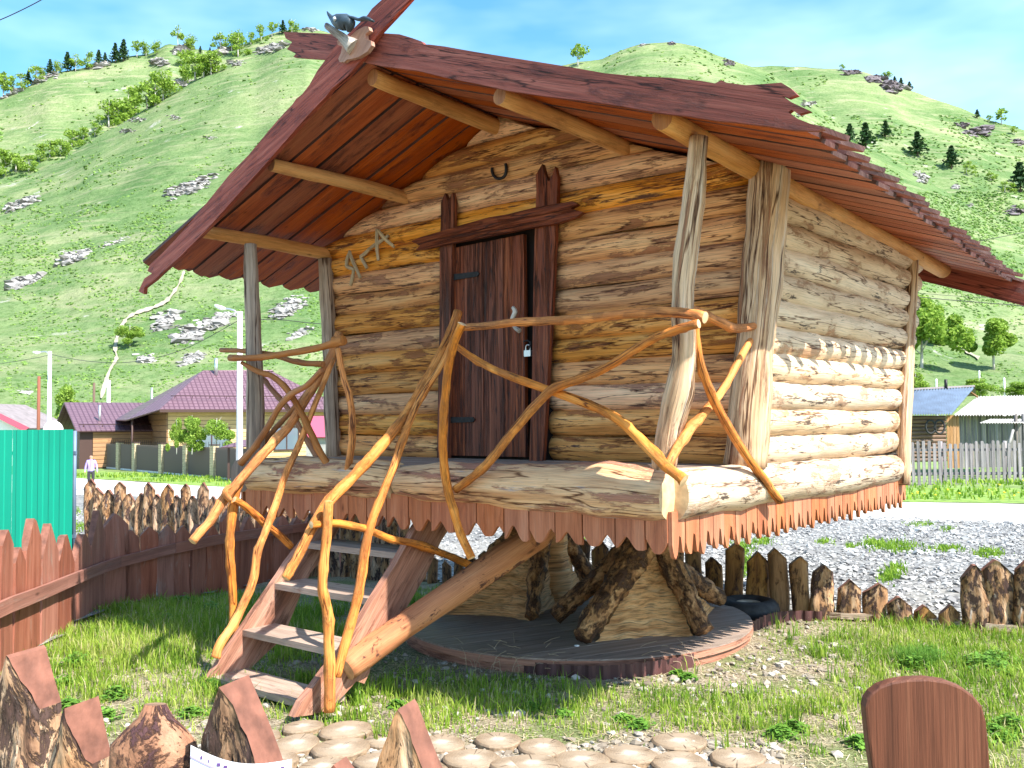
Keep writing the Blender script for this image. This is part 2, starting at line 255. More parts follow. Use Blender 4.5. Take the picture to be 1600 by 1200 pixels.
def slice_mat():
    m, t, b, N, L = nt('slice_top'); tc = N('ShaderNodeTexCoord'); oi = N('ShaderNodeObjectInfo')
    n = N('ShaderNodeTexNoise'); n.inputs['Scale'].default_value = 2.2; n.inputs['Detail'].default_value = 5; L(tc.outputs['UV'], n.inputs['Vector'])
    ln = N('ShaderNodeVectorMath'); ln.operation = 'LENGTH'; L(tc.outputs['UV'], ln.inputs[0]); d = mathn(N, L, 'ADD', ln.outputs['Value'], mathn(N, L, 'MULTIPLY', n.outputs[0], .5))
    r = ramp(N, [(.34, (.58, .53, .45)), (.5, (.42, .345, .26)), (.9, (.33, .25, .17)), (1, (.25, .18, .12))]); L(mathn(N, L, 'MULTIPLY', d, .75), r.inputs[0])
    w_ = mathn(N, L, 'SINE', mathn(N, L, 'MULTIPLY', d, 70), None); k = ramp(N, [(0, (.82,)*3), (1, (1, 1, 1))]); L(mathn(N, L, 'ADD', mathn(N, L, 'MULTIPLY', w_, .5), .5), k.inputs[0]); col = mix(N, L, 1.0, r.outputs[0], k.outputs[0], 'MULTIPLY')
    L(col, b.inputs['Base Color']); b.inputs['Roughness'].default_value = .85
    at = N('ShaderNodeMath'); at.operation = 'ARCTAN2'; sx = N('ShaderNodeSeparateXYZ'); L(tc.outputs['UV'], sx.inputs[0]); L(sx.outputs[1], at.inputs[0]); L(sx.outputs[0], at.inputs[1]); cb = N('ShaderNodeCombineXYZ'); L(mathn(N, L, 'MULTIPLY', at.outputs[0], 5.5), cb.inputs[0]); L(mathn(N, L, 'MULTIPLY', ln.outputs['Value'], .7), cb.inputs[1]); L(mathn(N, L, 'MULTIPLY', oi.outputs['Random'], 50), cb.inputs[2]); cn = N('ShaderNodeTexNoise'); cn.inputs['Scale'].default_value = 1; cn.inputs['Detail'].default_value = 2; L(cb.outputs[0], cn.inputs['Vector']); cr = ramp(N, [(.30, (.3, .26, .22)), (.36, (1, 1, 1))]); L(cn.outputs[0], cr.inputs[0]); dn = N('ShaderNodeTexNoise'); dn.inputs['Scale'].default_value = 4; dn.inputs['Detail'].default_value = 8; L(tc.outputs['Object'], dn.inputs['Vector']); dr = ramp(N, [(.35, (.62, .56, .5)), (.6, (1, 1, 1))]); L(dn.outputs[0], dr.inputs[0]); c2_ = mix(N, L, 1.0, col, cr.outputs[0], 'MULTIPLY'); c3_ = mix(N, L, 1.0, c2_, dr.outputs[0], 'MULTIPLY'); L(c3_, b.inputs['Base Color'])
    bp = N('ShaderNodeBump'); bp.inputs['Strength'].default_value = .4; bp.inputs['Distance'].default_value = .01; L(n.outputs[0], bp.inputs['Height']); L(bp.outputs[0], b.inputs['Normal'])
    return m
def tile_mat():
    m, t, b, N, L = nt('tile_roof'); tc = N('ShaderNodeTexCoord')
    bt = N('ShaderNodeTexBrick'); bt.offset = 0; bt.inputs['Scale'].default_value = 1; bt.inputs['Brick Width'].default_value = .34; bt.inputs['Row Height'].default_value = .4; bt.inputs['Mortar Size'].default_value = .05
    bt.inputs['Color1'].default_value = (.15, .085, .105, 1); bt.inputs['Color2'].default_value = (.175, .10, .125, 1); bt.inputs['Mortar'].default_value = (.085, .04, .055, 1); L(tc.outputs['UV'], bt.inputs['Vector'])
    L(bt.outputs[0], b.inputs['Base Color']); b.inputs['Roughness'].default_value = .4; return m
M['tile'] = tile_mat(); M['slice_top'] = slice_mat(); M['clod'] = leafmat('clod', [(0, (.16, .13, .10)), (.6, (.30, .26, .21)), (1, (.44, .41, .37))], 0, rough=.95)

# ------------------------------------------------------------------ mesh helpers
def smooth(pts, k=4):
    P = [np.asarray(p, float) for p in pts]
    if len(P) < 3 or k < 2: return P
    Q = [2*P[0]-P[1]]+P+[2*P[-1]-P[-2]]; out = []
    for i in range(1, len(Q)-2):
        a, b, c, d = Q[i-1:i+3]
        for j in range(k):
            t = j/k; out.append(.5*((2*b)+(-a+c)*t+(2*a-5*b+4*c-d)*t*t+(-a+3*b-3*c+d)*t**3))
    out.append(P[-1]); return out
UX, UY, UZ = np.eye(3)
class MB:
    def __init__(s, hut=False): s.v = []; s.f = []; s.uv = []; s.mi = []; s.hut = hut; s.sm = []
    def face(s, idx, uv, mi=0, smf=False): s.f.append(tuple(idx)); s.uv.append([tuple(q) for q in uv]); s.mi.append(mi); s.sm.append(smf)
    def pt(s, p): s.v.append(tuple(float(q) for q in p)); return len(s.v)-1
    def tube(s, pts, rad, n=10, lump=.05, k=4, cap=True, seed=None, capmi=1, flat=None, ustart=0., nodes=0):
        rs = random.Random(seed if seed is not None else random.random())
        P = smooth(pts, k); m = len(P)
        rr = np.interp(np.linspace(0, 1, m), np.linspace(0, 1, len(rad)) if not isinstance(rad, (int, float)) else [0, 1], rad if not isinstance(rad, (int, float)) else [rad, rad])
        ph = [rs.uniform(0, 6.28) for _ in range(8)]
        T0 = P[1]-P[0]; T0 = T0/np.linalg.norm(T0); ref = np.array([0, 0, 1.]) if abs(T0[2]) < .8 else np.array([1., 0, 0])
        if flat is not None: ref = np.asarray(flat[0], float)
        Ln = 0; rings = []; us = []; ks = [(rs.uniform(.02, .98)*m, rs.uniform(0, 6.28), rs.uniform(.15, .38)*(1 if rr.max() < .06 else .3)) for _ in range(nodes)]
        for i in range(m):
            T = P[min(i+1, m-1)]-P[max(i-1, 0)]; T = T/np.linalg.norm(T)
            A = ref-T*(ref@T); A /= np.linalg.norm(A); B = np.cross(T, A); ref = A if flat is None else ref
            if i: Ln += np.linalg.norm(P[i]-P[i-1])
            ring = []
            for j in range(n):
                a = 2*math.pi*j/n; r = rr[i]
                q = Ln/max(rr.max(), .01)
                r *= 1+lump*(math.sin(2*a+ph[0]+q*.45)+.6*math.sin(3*a+ph[1]+q*.9)+.7*math.sin(q*1.3+ph[2])+.5*math.sin(q*2.9+ph[3]+a))
                for k0, ka, kw in ks:
                    if abs(i-k0) < 1.6: r *= 1+kw*math.exp(-((i-k0)/.7)**2)*max(0, math.cos(a-ka))
                ca, sa = math.cos(a), math.sin(a)
                if flat is not None: ca *= flat[1]; 
                ring.append(s.pt(P[i]+A*ca*r+B*sa*r))
            rings.append(ring); us.append(Ln+ustart)
        R0 = float(np.mean(rr))
        for i in range(m-1):
            for j in range(n):
                j2 = (j+1) % n
                s.face((rings[i][j], rings[i][j2], rings[i+1][j2], rings[i+1][j]),
                       [(us[i], j/n*6.28*R0), (us[i], (j+1)/n*6.28*R0), (us[i+1], (j+1)/n*6.28*R0), (us[i+1], j/n*6.28*R0)], 0, True)
        if cap:
            uvc = [(math.cos(6.28*j/n)*R0, math.sin(6.28*j/n)*R0) for j in range(n)]
            # centre fan so that caps bulge a little
            for ring, sg, ii in ((rings[0], 1, 0), (rings[-1], -1, m-1)):
                T = (P[1]-P[0]) if sg > 0 else (P[-1]-P[-2]); T = T/np.linalg.norm(T)
                c = s.pt(P[ii]-T*sg*rr[ii]*.12)
                for j in range(n):
                    j2 = (j+1) % n; q = (ring[j2], ring[j], c) if sg > 0 else (ring[j], ring[j2], c)
                    uq = (uvc[j2], uvc[j], (0, 0)) if sg > 0 else (uvc[j], uvc[j2], (0, 0))
                    s.face(q, uq, capmi)
        return s
    def slab(s, outline, o, ax, ay, t, grain=0, side=0, warp=0):
        """outline: 2d points in metres in the plane (ax, ay); thickness t along ax x ay"""
        o, ax, ay = (np.asarray(q, float) for q in (o, ax, ay)); nz = np.cross(ax, ay); nz /= np.linalg.norm(nz)
        ar = sum(outline[i][0]*outline[(i+1) % len(outline)][1]-outline[(i+1) % len(outline)][0]*outline[i][1] for i in range(len(outline)))
        if ar < 0: outline = outline[::-1]
        n = len(outline); g = (lambda x, y: (x, y)) if grain == 0 else (lambda x, y: (y, x))
        top = [s.pt(o+ax*x+ay*y+nz*t) for x, y in outline]; bot = [s.pt(o+ax*x+ay*y) for x, y in outline]
        s.face(top, [g(*q) for q in outline]); s.face(bot[::-1], [g(*q) for q in outline[::-1]])
        for i in range(n):
            j = (i+1) % n; e = (outline[j][0]-outline[i][0], outline[j][1]-outline[i][1]); l = math.hypot(*e)
            gi, gj = g(*outline[i]), g(*outline[j])
            s.face((bot[i], bot[j], top[j], top[i]), [(gi[0], gi[1]), (gj[0], gj[1]), (gj[0], gj[1]+t), (gi[0], gi[1]+t)], side)
        return s
    def plate(s, P, t, side=0, swap=False):
        P = [np.asarray(p, float) for p in P]; e = P[1]-P[0]; e = e/np.linalg.norm(e); n = np.cross(P[1]-P[0], P[2]-P[0]); n /= np.linalg.norm(n); f = np.cross(n, e)
        return s.slab([((p-P[0])@e, (p-P[0])@f) for p in P], P[0]-n*t, e, f, t, 1 if swap else 0, side)
    def corr(s, A, B, C, nw, amp, nrm=None):
        A, B, C = (np.asarray(q, float) for q in (A, B, C)); n = np.cross(B-A, C-A); n /= np.linalg.norm(n); m = nw*4; W = np.linalg.norm(B-A); H = np.linalg.norm(C-A); r = []
        for t in (0, 1):
            r.append([s.pt(A+(B-A)*i/m+(C-A)*t+n*amp*math.sin(i*math.pi/2)) for i in range(m+1)])
        for i in range(m): s.face((r[0][i], r[0][i+1], r[1][i+1], r[1][i]), [(0, W*i/m), (0, W*(i+1)/m), (H, W*(i+1)/m), (H, W*i/m)])
        return s
    def box(s, a, b, grain=0):
        a = np.asarray(a, float); b = np.asarray(b, float); d = b-a
        if grain == 2: return s.slab([(0, 0), (d[0], 0), (d[0], d[2]), (0, d[2])], a+np.array([0, d[1], 0]), (1, 0, 0), (0, 0, 1), d[1], 1)
        return s.slab([(0, 0), (d[0], 0), (d[0], d[1]), (0, d[1])], a, (1, 0, 0), (0, 1, 0), d[2], grain)
    def picket(s, base, face, w, h, slope=1.0, thick=.05, bulge=.0, flip=False, seed=0, peak=0., rows=5, sh=1, m=6, lean=0., wave=.0, rough=0.):
        rs = random.Random(seed); face = np.asarray(face, float); face = face/np.linalg.norm(face); side = np.array([-face[1], face[0], 0.])*-1
        base = np.asarray(base, float); ph = [rs.uniform(0, 6.28) for _ in range(6)]
        fr = []; bk = []
        xs = np.linspace(-1, 1, m+1)
        for i in range(rows+1):
            fr.append([]); bk.append([])
            for x in xs:
                top = h-slope*abs(x-peak)*w/2; z = top*(i/rows)**.8 if i < rows else top
                ww = w/2*(1+wave*math.sin(z*9+ph[0])+.4*wave*math.sin(z*23+ph[1]))
                bb = bulge*math.sqrt(max(0, 1-x*x))*(1+.25*math.sin(z*14+ph[2]+x*2)*(1 if bulge > .02 else 0))
                X = x*ww+lean*z+ (.01*math.sin(z*7+ph[3]))
                if rough: q_ = Vector((X*9+seed, z*3.2, seed)); bb += rough*(mnoise.noise(q_)+.6*mnoise.noise(q_*2.3)+.4*mnoise.noise(q_*6)); X += rough*.5*(1-i/rows)*mnoise.noise(Vector((seed, z*8, x)))
                c = base+side*X+np.array([0, 0, z])
                f, bq = (thick/2+bb, -thick/2) if not flip else (thick/2, -thick/2-bb)
                fr[-1].append(s.pt(c+face*f)); bk[-1].append(s.pt(c+face*bq))
        hw = w/2
        for i in range(rows):
            for j in range(m):
                u0, u1 = h*i/rows, h*(i+1)/rows; v0, v1 = xs[j]*hw, xs[j+1]*hw
                s.face((fr[i][j+1], fr[i][j], fr[i+1][j], fr[i+1][j+1])[::-1], [(u1, v1), (u1, v0), (u0, v0), (u0, v1)], 0, bulge > .02 and not flip)
                s.face((bk[i][j], bk[i][j+1], bk[i+1][j+1], bk[i+1][j])[::-1], [(u1, v0), (u1, v1), (u0, v1), (u0, v0)], 0)
            for j, sg in ((0, 1), (m, -1)):
                q = (fr[i][j], bk[i][j], bk[i+1][j], fr[i+1][j]); u0, u1 = h*i/rows, h*(i+1)/rows
                s.face(q if sg < 0 else q[::-1], [(u0, 0), (u0, thick), (u1, thick), (u1, 0)] if sg < 0 else [(u1, 0), (u1, thick), (u0, thick), (u0, 0)], 0)
        for j in range(m):
            s.face((fr[-1][j], fr[-1][j+1], bk[-1][j+1], bk[-1][j])[::-1], [(0, xs[j]*hw), (thick, xs[j]*hw), (thick, xs[j+1]*hw), (0, xs[j+1]*hw)], 1)
        return s
    def build(s, name, mats, parent=None, label=None, cat=None, group=None, kind=None, origin=None):
        v = np.array(s.v, float)
        if s.hut is True: v = wor(v)
        elif s.hut: v = s.hut[0]+v[:, :1]*s.hut[1]+v[:, 1:2]*s.hut[2]+v[:, 2:]*UZ
        ob_loc = None
        if parent is not None:
            Mi = np.array(parent['_inv']).reshape(4, 4); v = v@Mi[:3, :3].T+Mi[:3, 3]
        elif kind != 'structure':
            ob_loc = np.array([(v[:, 0].min()+v[:, 0].max())/2, (v[:, 1].min()+v[:, 1].max())/2, v[:, 2].min()]) if origin is None else np.asarray(origin, float)
            v = v-ob_loc
        me = bpy.data.meshes.new(name); me.from_pydata(v.tolist(), [], s.f)
        ul = me.uv_layers.new(name='UVMap'); ul.data.foreach_set('uv', np.array([c for f in s.uv for q in f for c in q], dtype=np.float32))
        mats = mats if isinstance(mats, (list, tuple)) else [mats]
        for m in mats: me.materials.append(M[m])
        me.polygons.foreach_set('material_index', [min(q, len(mats)-1) for q in s.mi]); me.polygons.foreach_set('use_smooth', s.sm)
        me.update()
        o = bpy.data.objects.new(name, me); scn.collection.objects.link(o)
        if parent is not None:
            o.parent = parent
        elif ob_loc is not None: o.location = ob_loc
        tagit(o, label, cat, group, kind); return o
def tagit(o, label=None, cat=None, group=None, kind=None):
    if label: o['label'] = label
    if cat: o['category'] = cat
    if group: o['group'] = group
    if kind: o['kind'] = kind
TH = []
def thing(name, p, label, cat, group=None, rz=0.):
    o = bpy.data.objects.new(name, None); scn.collection.objects.link(o); o.location = tuple(float(q) for q in p); o.rotation_euler = (0, 0, rz); o.empty_display_size = .2
    Mx = Matrix.Translation(Vector(tuple(float(q) for q in p))) @ Matrix.Rotation(rz, 4, 'Z'); Mi = Mx.inverted()
    o['_inv'] = [Mi[i][j] for i in range(4) for j in range(4)]; TH.append(o); tagit(o, label, cat, group); return o
def raw(name, v, f, mats, uvx=None, uvl=None, label=None, cat=None, kind=None, smoothf=False, parent=None, mi=None):
    v = np.asarray(v, np.float32); f = np.asarray(f, np.int32); k = f.shape[1]
    me = bpy.data.meshes.new(name); me.vertices.add(len(v)); me.vertices.foreach_set('co', v.ravel()); me.loops.add(f.size); me.loops.foreach_set('vertex_index', f.ravel())
    me.polygons.add(len(f)); me.polygons.foreach_set('loop_start', np.arange(0, f.size, k, dtype=np.int32))
    for m in (mats if isinstance(mats, list) else [mats]): me.materials.append(M[m])
    if uvx is not None:
        ul = me.uv_layers.new(name='UVMap'); uvv = np.zeros((f.size, 2), np.float32); uvv[:, 0] = np.repeat(uvx, k); uvv[:, 1] = .5; ul.data.foreach_set('uv', uvv.ravel())
    if uvl is not None:
        ul = me.uv_layers.new(name='UVMap'); ul.data.foreach_set('uv', np.asarray(uvl, np.float32).ravel())
    if mi is not None: me.polygons.foreach_set('material_index', np.asarray(mi, np.int32))
    me.polygons.foreach_set('use_smooth', [smoothf]*len(f)); me.update(calc_edges=True); me.validate()
    o = bpy.data.objects.new(name, me); scn.collection.objects.link(o); tagit(o, label, cat, None, kind)
    if parent is not None: o.parent = parent
    return o

# ------------------------------------------------------------------ ground, road, verge
def sheet(name, mat, xs, ys, dz, mask=None, bumpy=0.):
    X, Y = np.meshgrid(xs, ys); Z = zg(X, Y)+dz
    if bumpy: Z = Z+bumpy*(vnoise(X, Y, 2.1, 3, 4)-.5)*np.clip((16-np.hypot(X, Y))/6, 0, 1)
    v = np.stack([X, Y, Z], -1).reshape(-1, 3); nx = len(xs); ny = len(ys)
    i, j = np.meshgrid(np.arange(nx-1), np.arange(ny-1)); a = (j*nx+i).ravel(); f = np.stack([a, a+1, a+nx+1, a+nx], -1)
    if mask is not None:
        c = v[f].mean(1); f = f[mask(c[:, 0], c[:, 1])]
    return raw(name, v, f, mat, kind='structure', smoothf=True)
def band(name, mat, n0, n1, s0, s1, dz, ds=2.0, wob=.3, seed=1):
    d = np.array([.79, -.613]); nn = np.array([.613, .79]); S = np.arange(s0, s1+ds, ds); T = np.linspace(0, 1, max(13, int(n1-n0)))
    a = n0+wob*(vnoise(S, S*0, .25, seed)-.5)*2; b = n1+wob*(vnoise(S, S*0+9, .25, seed)-.5)*2
    P = (a[:, None]*(1-T)+b[:, None]*T)[..., None]*nn+S[:, None, None]*d
    Z = zg(P[..., 0], P[..., 1])+dz; v = np.concatenate([P, Z[..., None]], -1).reshape(-1, 3); nx = len(T)
    i, j = np.meshgrid(np.arange(nx-1), np.arange(len(S)-1)); q = (j*nx+i).ravel()
    return raw(name, v, np.stack([q, q+nx, q+nx+1, q+1], -1), mat, kind='structure', smoothf=True)
ax_near = np.concatenate([np.linspace(-900, -60, 10), np.linspace(-50, -9, 12), np.arange(-8, 9, .12), np.linspace(10, 50, 12), np.linspace(60, 900, 10)])
ay_near = np.concatenate([np.linspace(-400, -20, 8), np.linspace(-10, 0, 4), np.arange(.5, 13, .12), np.linspace(14, 60, 24), np.linspace(80, 1200, 12)])
sheet('ground', 'soil', ax_near, ay_near, 0, bumpy=.05)
band('meadow', 'meadow', 33, 200, -320, 320, .012)
band('road', 'road', 20.0, 28.7, -90, 70, .03, wob=.35, seed=4)
band('road_verge', 'verge', 28.6, 33.5, -90, 60, .045, wob=.5, seed=6)
band('grass_bank', 'verge', 33.4, 44, 2, 60, .055, wob=.2, seed=8)

# ------------------------------------------------------------------ hills
HV = []; HF = []
def hill(name, mat, ridge, R0, R1, p=1.1, amp=6, seed=1, back=1.25, zf=690):
    pts = sorted(ridge); xs = [q[0] for q in pts]; ys = [q[1] for q in pts]
    PX = np.linspace(xs[0]-500, xs[-1]+500, 330); el = []; az = []
    for x in PX:
        y = np.interp(x, xs, ys)
        if x < xs[0]: y = ys[0]+(zf-ys[0])*min(1, (xs[0]-x)/480)
        if x > xs[-1]: y = ys[-1]+(zf-ys[-1])*min(1, (x-xs[-1])/480)
        d = ray(x, y); h = math.hypot(d[0], d[1]); el.append(d[2]/h); az.append(math.atan2(d[0], d[1]))
    el = np.array(el); az = np.array(az); S = np.concatenate([np.linspace(0, 1, 110), np.linspace(1.01, back, 10)])
    A, SS = np.meshgrid(az, S); E = np.tile(el, (len(S), 1))
    rr = R0+(R1-R0)*SS; zr = 1.6+R1*E; z0 = -1.56
    g = np.where(SS <= 1, np.clip(SS, 0, 1)**p, 1-(SS-1)*2.2)
    X = rr*np.sin(A); Y = rr*np.cos(A); nz = (vnoise(X, Y, 1/55., seed, 5)-.5)*2
    nf = (vnoise(X, Y, 1/9., seed+3, 3)-.5)*2
    env = np.clip(SS*2.2, 0, 1)*np.clip((1-SS)*3.5, .0, 1); env = np.where(SS > 1, 0, env)
    Z = z0+(zr-z0)*g+env*amp*nz*np.clip((zr-z0)/60, 0, 1)+nf*.6*np.clip(SS*3, 0, 1)
    v = np.stack([X, Y, Z], -1).reshape(-1, 3); nx = len(az)
    i, j = np.meshgrid(np.arange(nx-1), np.arange(len(S)-1)); q = (j*nx+i).ravel(); f = np.stack([q, q+1, q+nx+1, q+nx], -1)
    o = raw(name, v, f, mat, kind='structure', smoothf=True)
    k = sum(len(a) for a in HV); HV.append(v); HF.append(f+k); return o
M['hill_a'] = hill_mat('hill_a', 1, .6); M['hill_b'] = hill_mat('hill_b', 2, .45); M['hill_c'] = hill_mat('hill_c', 3, .35); M['hill_d'] = hill_mat('hill_d', 4, .5)
hill('left_ridge_hill', 'hill_a', [(-300, 190), (-100, 168), (0, 155), (40, 138), (75, 118), (100, 112), (150, 103), (200, 88), (235, 84), (262, 68), (300, 76), (340, 80), (375, 72), (400, 60), (440, 48), (480, 44), (510, 50), (560, 70), (700, 120), (850, 180)], 240, 560, 1.05, 9, 2)
hill('left_spur_hill', 'hill_b', [(-300, 380), (-60, 308), (0, 290), (60, 268), (100, 248), (150, 215), (185, 196), (230, 168), (265, 146), (300, 128), (330, 114), (365, 98), (400, 90), (440, 66), (480, 52), (510, 60), (560, 100), (640, 160), (760, 250), (860, 340), (940, 450)], 105, 400, 1.12, 5, 5)
hill('right_far_hill', 'hill_d', [(900, 180), (1000, 130), (1100, 106), (1200, 103), (1250, 104), (1300, 107), (1350, 112), (1390, 126), (1420, 140), (1450, 152), (1500, 168), (1540, 186), (1580, 196), (1620, 210), (1700, 240), (1850, 300)], 260, 620, 1.05, 8, 9)
hill('right_near_hill', 'hill_c', [(700, 200), (800, 135), (870, 104), (905, 96), (940, 92), (965, 80), (1000, 67), (1050, 65), (1090, 72), (1120, 85), (1160, 98), (1200, 112), (1250, 146), (1300, 186), (1350, 222), (1400, 252), (1450, 282), (1500, 312), (1560, 340), (1620, 366), (1750, 410)], 100, 390, 1.12, 6, 12)
bvh = BVHTree.FromPolygons(np.concatenate(HV).tolist(), np.concatenate(HF).tolist())
def hit(x, y):
    d = ray(x, y); h = bvh.ray_cast(Vector(CAMP), Vector(d)); return np.array(h[0]) if h[0] is not None else None
def hity(x, y, lim=60):
    for k in range(lim):
        h = hit(x, y+k)
        if h is not None: return h
    return None

# stones, rocks, scrub ------------------------------------------------
bm = bmesh.new(); bmesh.ops.create_icosphere(bm, subdivisions=1, radius=1); ICO = np.array([v.co[:] for v in bm.verts]); ICF = np.array([[v.index for v in f.verts] for f in bm.faces]); bm.free()
bm = bmesh.new(); bmesh.ops.create_icosphere(bm, subdivisions=2, radius=1); IC2 = np.array([v.co[:] for v in bm.verts]); IF2 = np.array([[v.index for v in f.verts] for f in bm.faces]); bm.free()
def blobs(C, S, seed=0, flat=(1, 1, .6), jit=.3, ico=None):
    I, IF = ico or (ICO, ICF); n = len(C); g = np.random.default_rng(seed)
    a = g.random(n)*6.28; V = np.tile(I, (n, 1, 1))*(1+jit*(g.random((n, len(I), 1))-.5)*2)
    V = V*np.asarray(flat)*(1+.5*(g.random((n, 1, 3))-.5)); ca, sa = np.cos(a)[:, None], np.sin(a)[:, None]
    x = V[..., 0]*ca-V[..., 1]*sa; y = V[..., 0]*sa+V[..., 1]*ca; V = np.stack([x, y, V[..., 2]], -1)*np.asarray(S).reshape(n, 1, 1)+np.asarray(C)[:, None, :]
    Fx = (IF[None]+(np.arange(n)*len(I))[:, None, None]).reshape(-1, 3); return V.reshape(-1, 3), Fx, np.repeat(g.random(n), len(IF))
ORD = ['leftmost', 'second from left', 'third from left', 'fourth from left', 'fifth from left', 'sixth from left', 'seventh from left', 'eighth from left', 'ninth from left', 'tenth from left', 'eleventh from left', 'twelfth from left', 'thirteenth from left', 'fourteenth from left', 'fifteenth from left', 'sixteenth from left', 'seventeenth from left', 'eighteenth from left', 'nineteenth from left', 'twentieth from left'] + ['%s from left' % k for k in ('twenty first', 'twenty second', 'twenty third', 'twenty fourth', 'twenty fifth', 'twenty sixth', 'twenty seventh', 'twenty eighth', 'twenty ninth', 'thirtieth', 'thirty first', 'thirty second')]
# (px, py, half width px, half height px, material, label)
rocks = [(38, 318, 36, 10, 0, 'grey rock slab on the left slope beside the picture edge'), (300, 292, 55, 13, 0, 'long pale rock band on the left slope just left of the roof'),
 (20, 142, 22, 8, 0, 'pale crag below the skyline trees at the far left'), (70, 122, 24, 8, 0, 'pale crag on the left skyline, right of the first crag'), (152, 100, 20, 9, 0, 'rounded pale crag on the left skyline under dark pines'),
 (250, 97, 17, 9, 0, 'pinkish crag left of the gully trees near the top'), (285, 80, 16, 10, 0, 'tallest pinkish crag on the left skyline'), (345, 80, 26, 9, 0, 'wide pinkish crag on the left skyline'), (372, 98, 16, 6, 0, 'dark footed boulder below the wide skyline crag'),
 (425, 76, 32, 9, 0, 'white scree rock below the left summit trees'), (483, 45, 18, 6, 0, 'dark and pale summit rock left of the roof peak'), (285, 128, 20, 8, 0, 'pale rocks at the foot of the gully trees'), (215, 186, 20, 5, 0, 'thin pale rock ledge below the gully trees'), (275, 184, 16, 5, 0, 'small white rock in the middle of the left slope'), (200, 204, 16, 5, 0, 'low white rock left of the small mid slope rock'),
 (330, 215, 12, 4, 0, 'small rock ledge on the left slope'), (40, 440, 40, 12, 0, 'broad white scree patch low on the left slope'), (120, 400, 40, 11, 0, 'white scree patch above the green metal fence'), (180, 378, 30, 5, 0, 'thin scree streak right of the scree patches'),
 (260, 500, 30, 20, 0, 'broken grey rock face right of the dirt trail'), (300, 520, 34, 22, 0, 'wide grey rock face behind the street lamp'), (345, 500, 30, 16, 0, 'grey rock face left of the porch post'), (450, 480, 36, 18, 0, 'grey rock face seen between the porch posts'), (470, 520, 26, 8, 0, 'lower grey rock seen between the porch posts'), (300, 560, 26, 12, 0, 'low grey rock above the purple roof'), (230, 560, 20, 9, 0, 'low grey rock left of the purple hip roof'), (42, 612, 12, 6, 0, 'small grey rock above the red roofed house'),
 (1138, 98, 10, 7, 1, 'dark boulder pair near the top of the right hill'), (1048, 68, 6, 5, 1, 'small dark rock on the round summit'), (1003, 70, 6, 5, 0, 'small pale rock left of the round summit'), (1262, 162, 14, 6, 0, 'white rock just above the roof claws'),
 (1330, 112, 22, 7, 1, 'dark crag on the right skyline, highest part'), (1368, 122, 22, 9, 1, 'dark crag on the right skyline, middle part'), (1392, 136, 18, 12, 1, 'dark crag on the right skyline, lowest part'), (1410, 128, 10, 9, 0, 'pale end of the dark skyline crag'), (1525, 205, 26, 10, 1, 'dark rock outcrop on the right slope near the picture edge'), (1502, 196, 14, 6, 1, 'small dark outcrop above the right slope outcrop'),
 (1440, 278, 10, 9, 0, 'pale upright rock on the right slope'), (1432, 272, 7, 7, 0, 'smaller upright rock beside the pale upright rock'), (1492, 292, 7, 6, 0, 'lone pale rock right of the upright rocks'), (1515, 320, 7, 4, 0, 'small white rock lower on the right slope'), (1585, 328, 18, 8, 1, 'dark rocks at the right picture edge'), (1590, 222, 14, 6, 1, 'dark rock at the right edge below the skyline'), (1250, 178, 10, 6, 0, 'pale rock behind the broken roof board tips')]
for k, (px, py, hw, hh, mt, lb) in enumerate(rocks):
    g = np.random.default_rng(100+k); n = int(24+hw*hh/4.5); C = []; S = []
    for _ in range(n):
        a, b = np.clip(g.normal(0, .34, 2), -.75, .75); slant = -.35*a*hw if px < 600 and hw > 20 else 0
        h = hity(px+a*hw, py+b*hh+slant, 20)
        if h is None: continue
        dd = np.linalg.norm(h-CAMP); C.append(h-np.array([0, 0, .8*dd/F])); S.append(dd/F*min(hh, 10)*g.uniform(.18, .5)*(1.5 if g.random() < .2 else 1))
    if not C: continue
    v, f, r = blobs(np.array(C), np.array(S), k, (1.6, 1.3, .55), .5); base = v.mean(0)
    o = raw('rock_outcrop', v-base, f, 'rock_dark' if mt else 'rock', r, label=lb, cat='rock'); o.location = base
# dirt trails draped on the hills
def trail(name, pts, wpx, lift=.25):
    P = smooth([(a, b, 0) for a, b in pts], 5); v = []; f = []
    g = random.Random(3)
    for i, p in enumerate(P):
        q = P[min(i+1, len(P)-1)]-P[max(i-1, 0)]; q = q/np.linalg.norm(q); nrm = np.array([-q[1], q[0]]); ww = wpx*(.25+1.0*g.random())
        for sgn in (-1, 1):
            h = hity(p[0]+nrm[0]*ww*sgn, p[1]+nrm[1]*ww*sgn, 30)
            if h is None: h = np.array(v[-1]) if v else np.zeros(3)
            d = CAMP-h; d /= np.linalg.norm(d); v.append(h+np.array([0, 0, lift]))
    for i in range(len(P)-1): f.append((2*i, 2*i+1, 2*i+3, 2*i+2))
    raw(name, v, f, 'trail', kind='structure')
trail('hill_trail', [(288, 425), (280, 445), (262, 470), (240, 482), (215, 490), (198, 500), (186, 520), (180, 545), (182, 562), (172, 580), (165, 600), (158, 625)], 3.0)
trail('hill_trail', [(1480, 530), (1500, 545), (1530, 562)], 2.5)
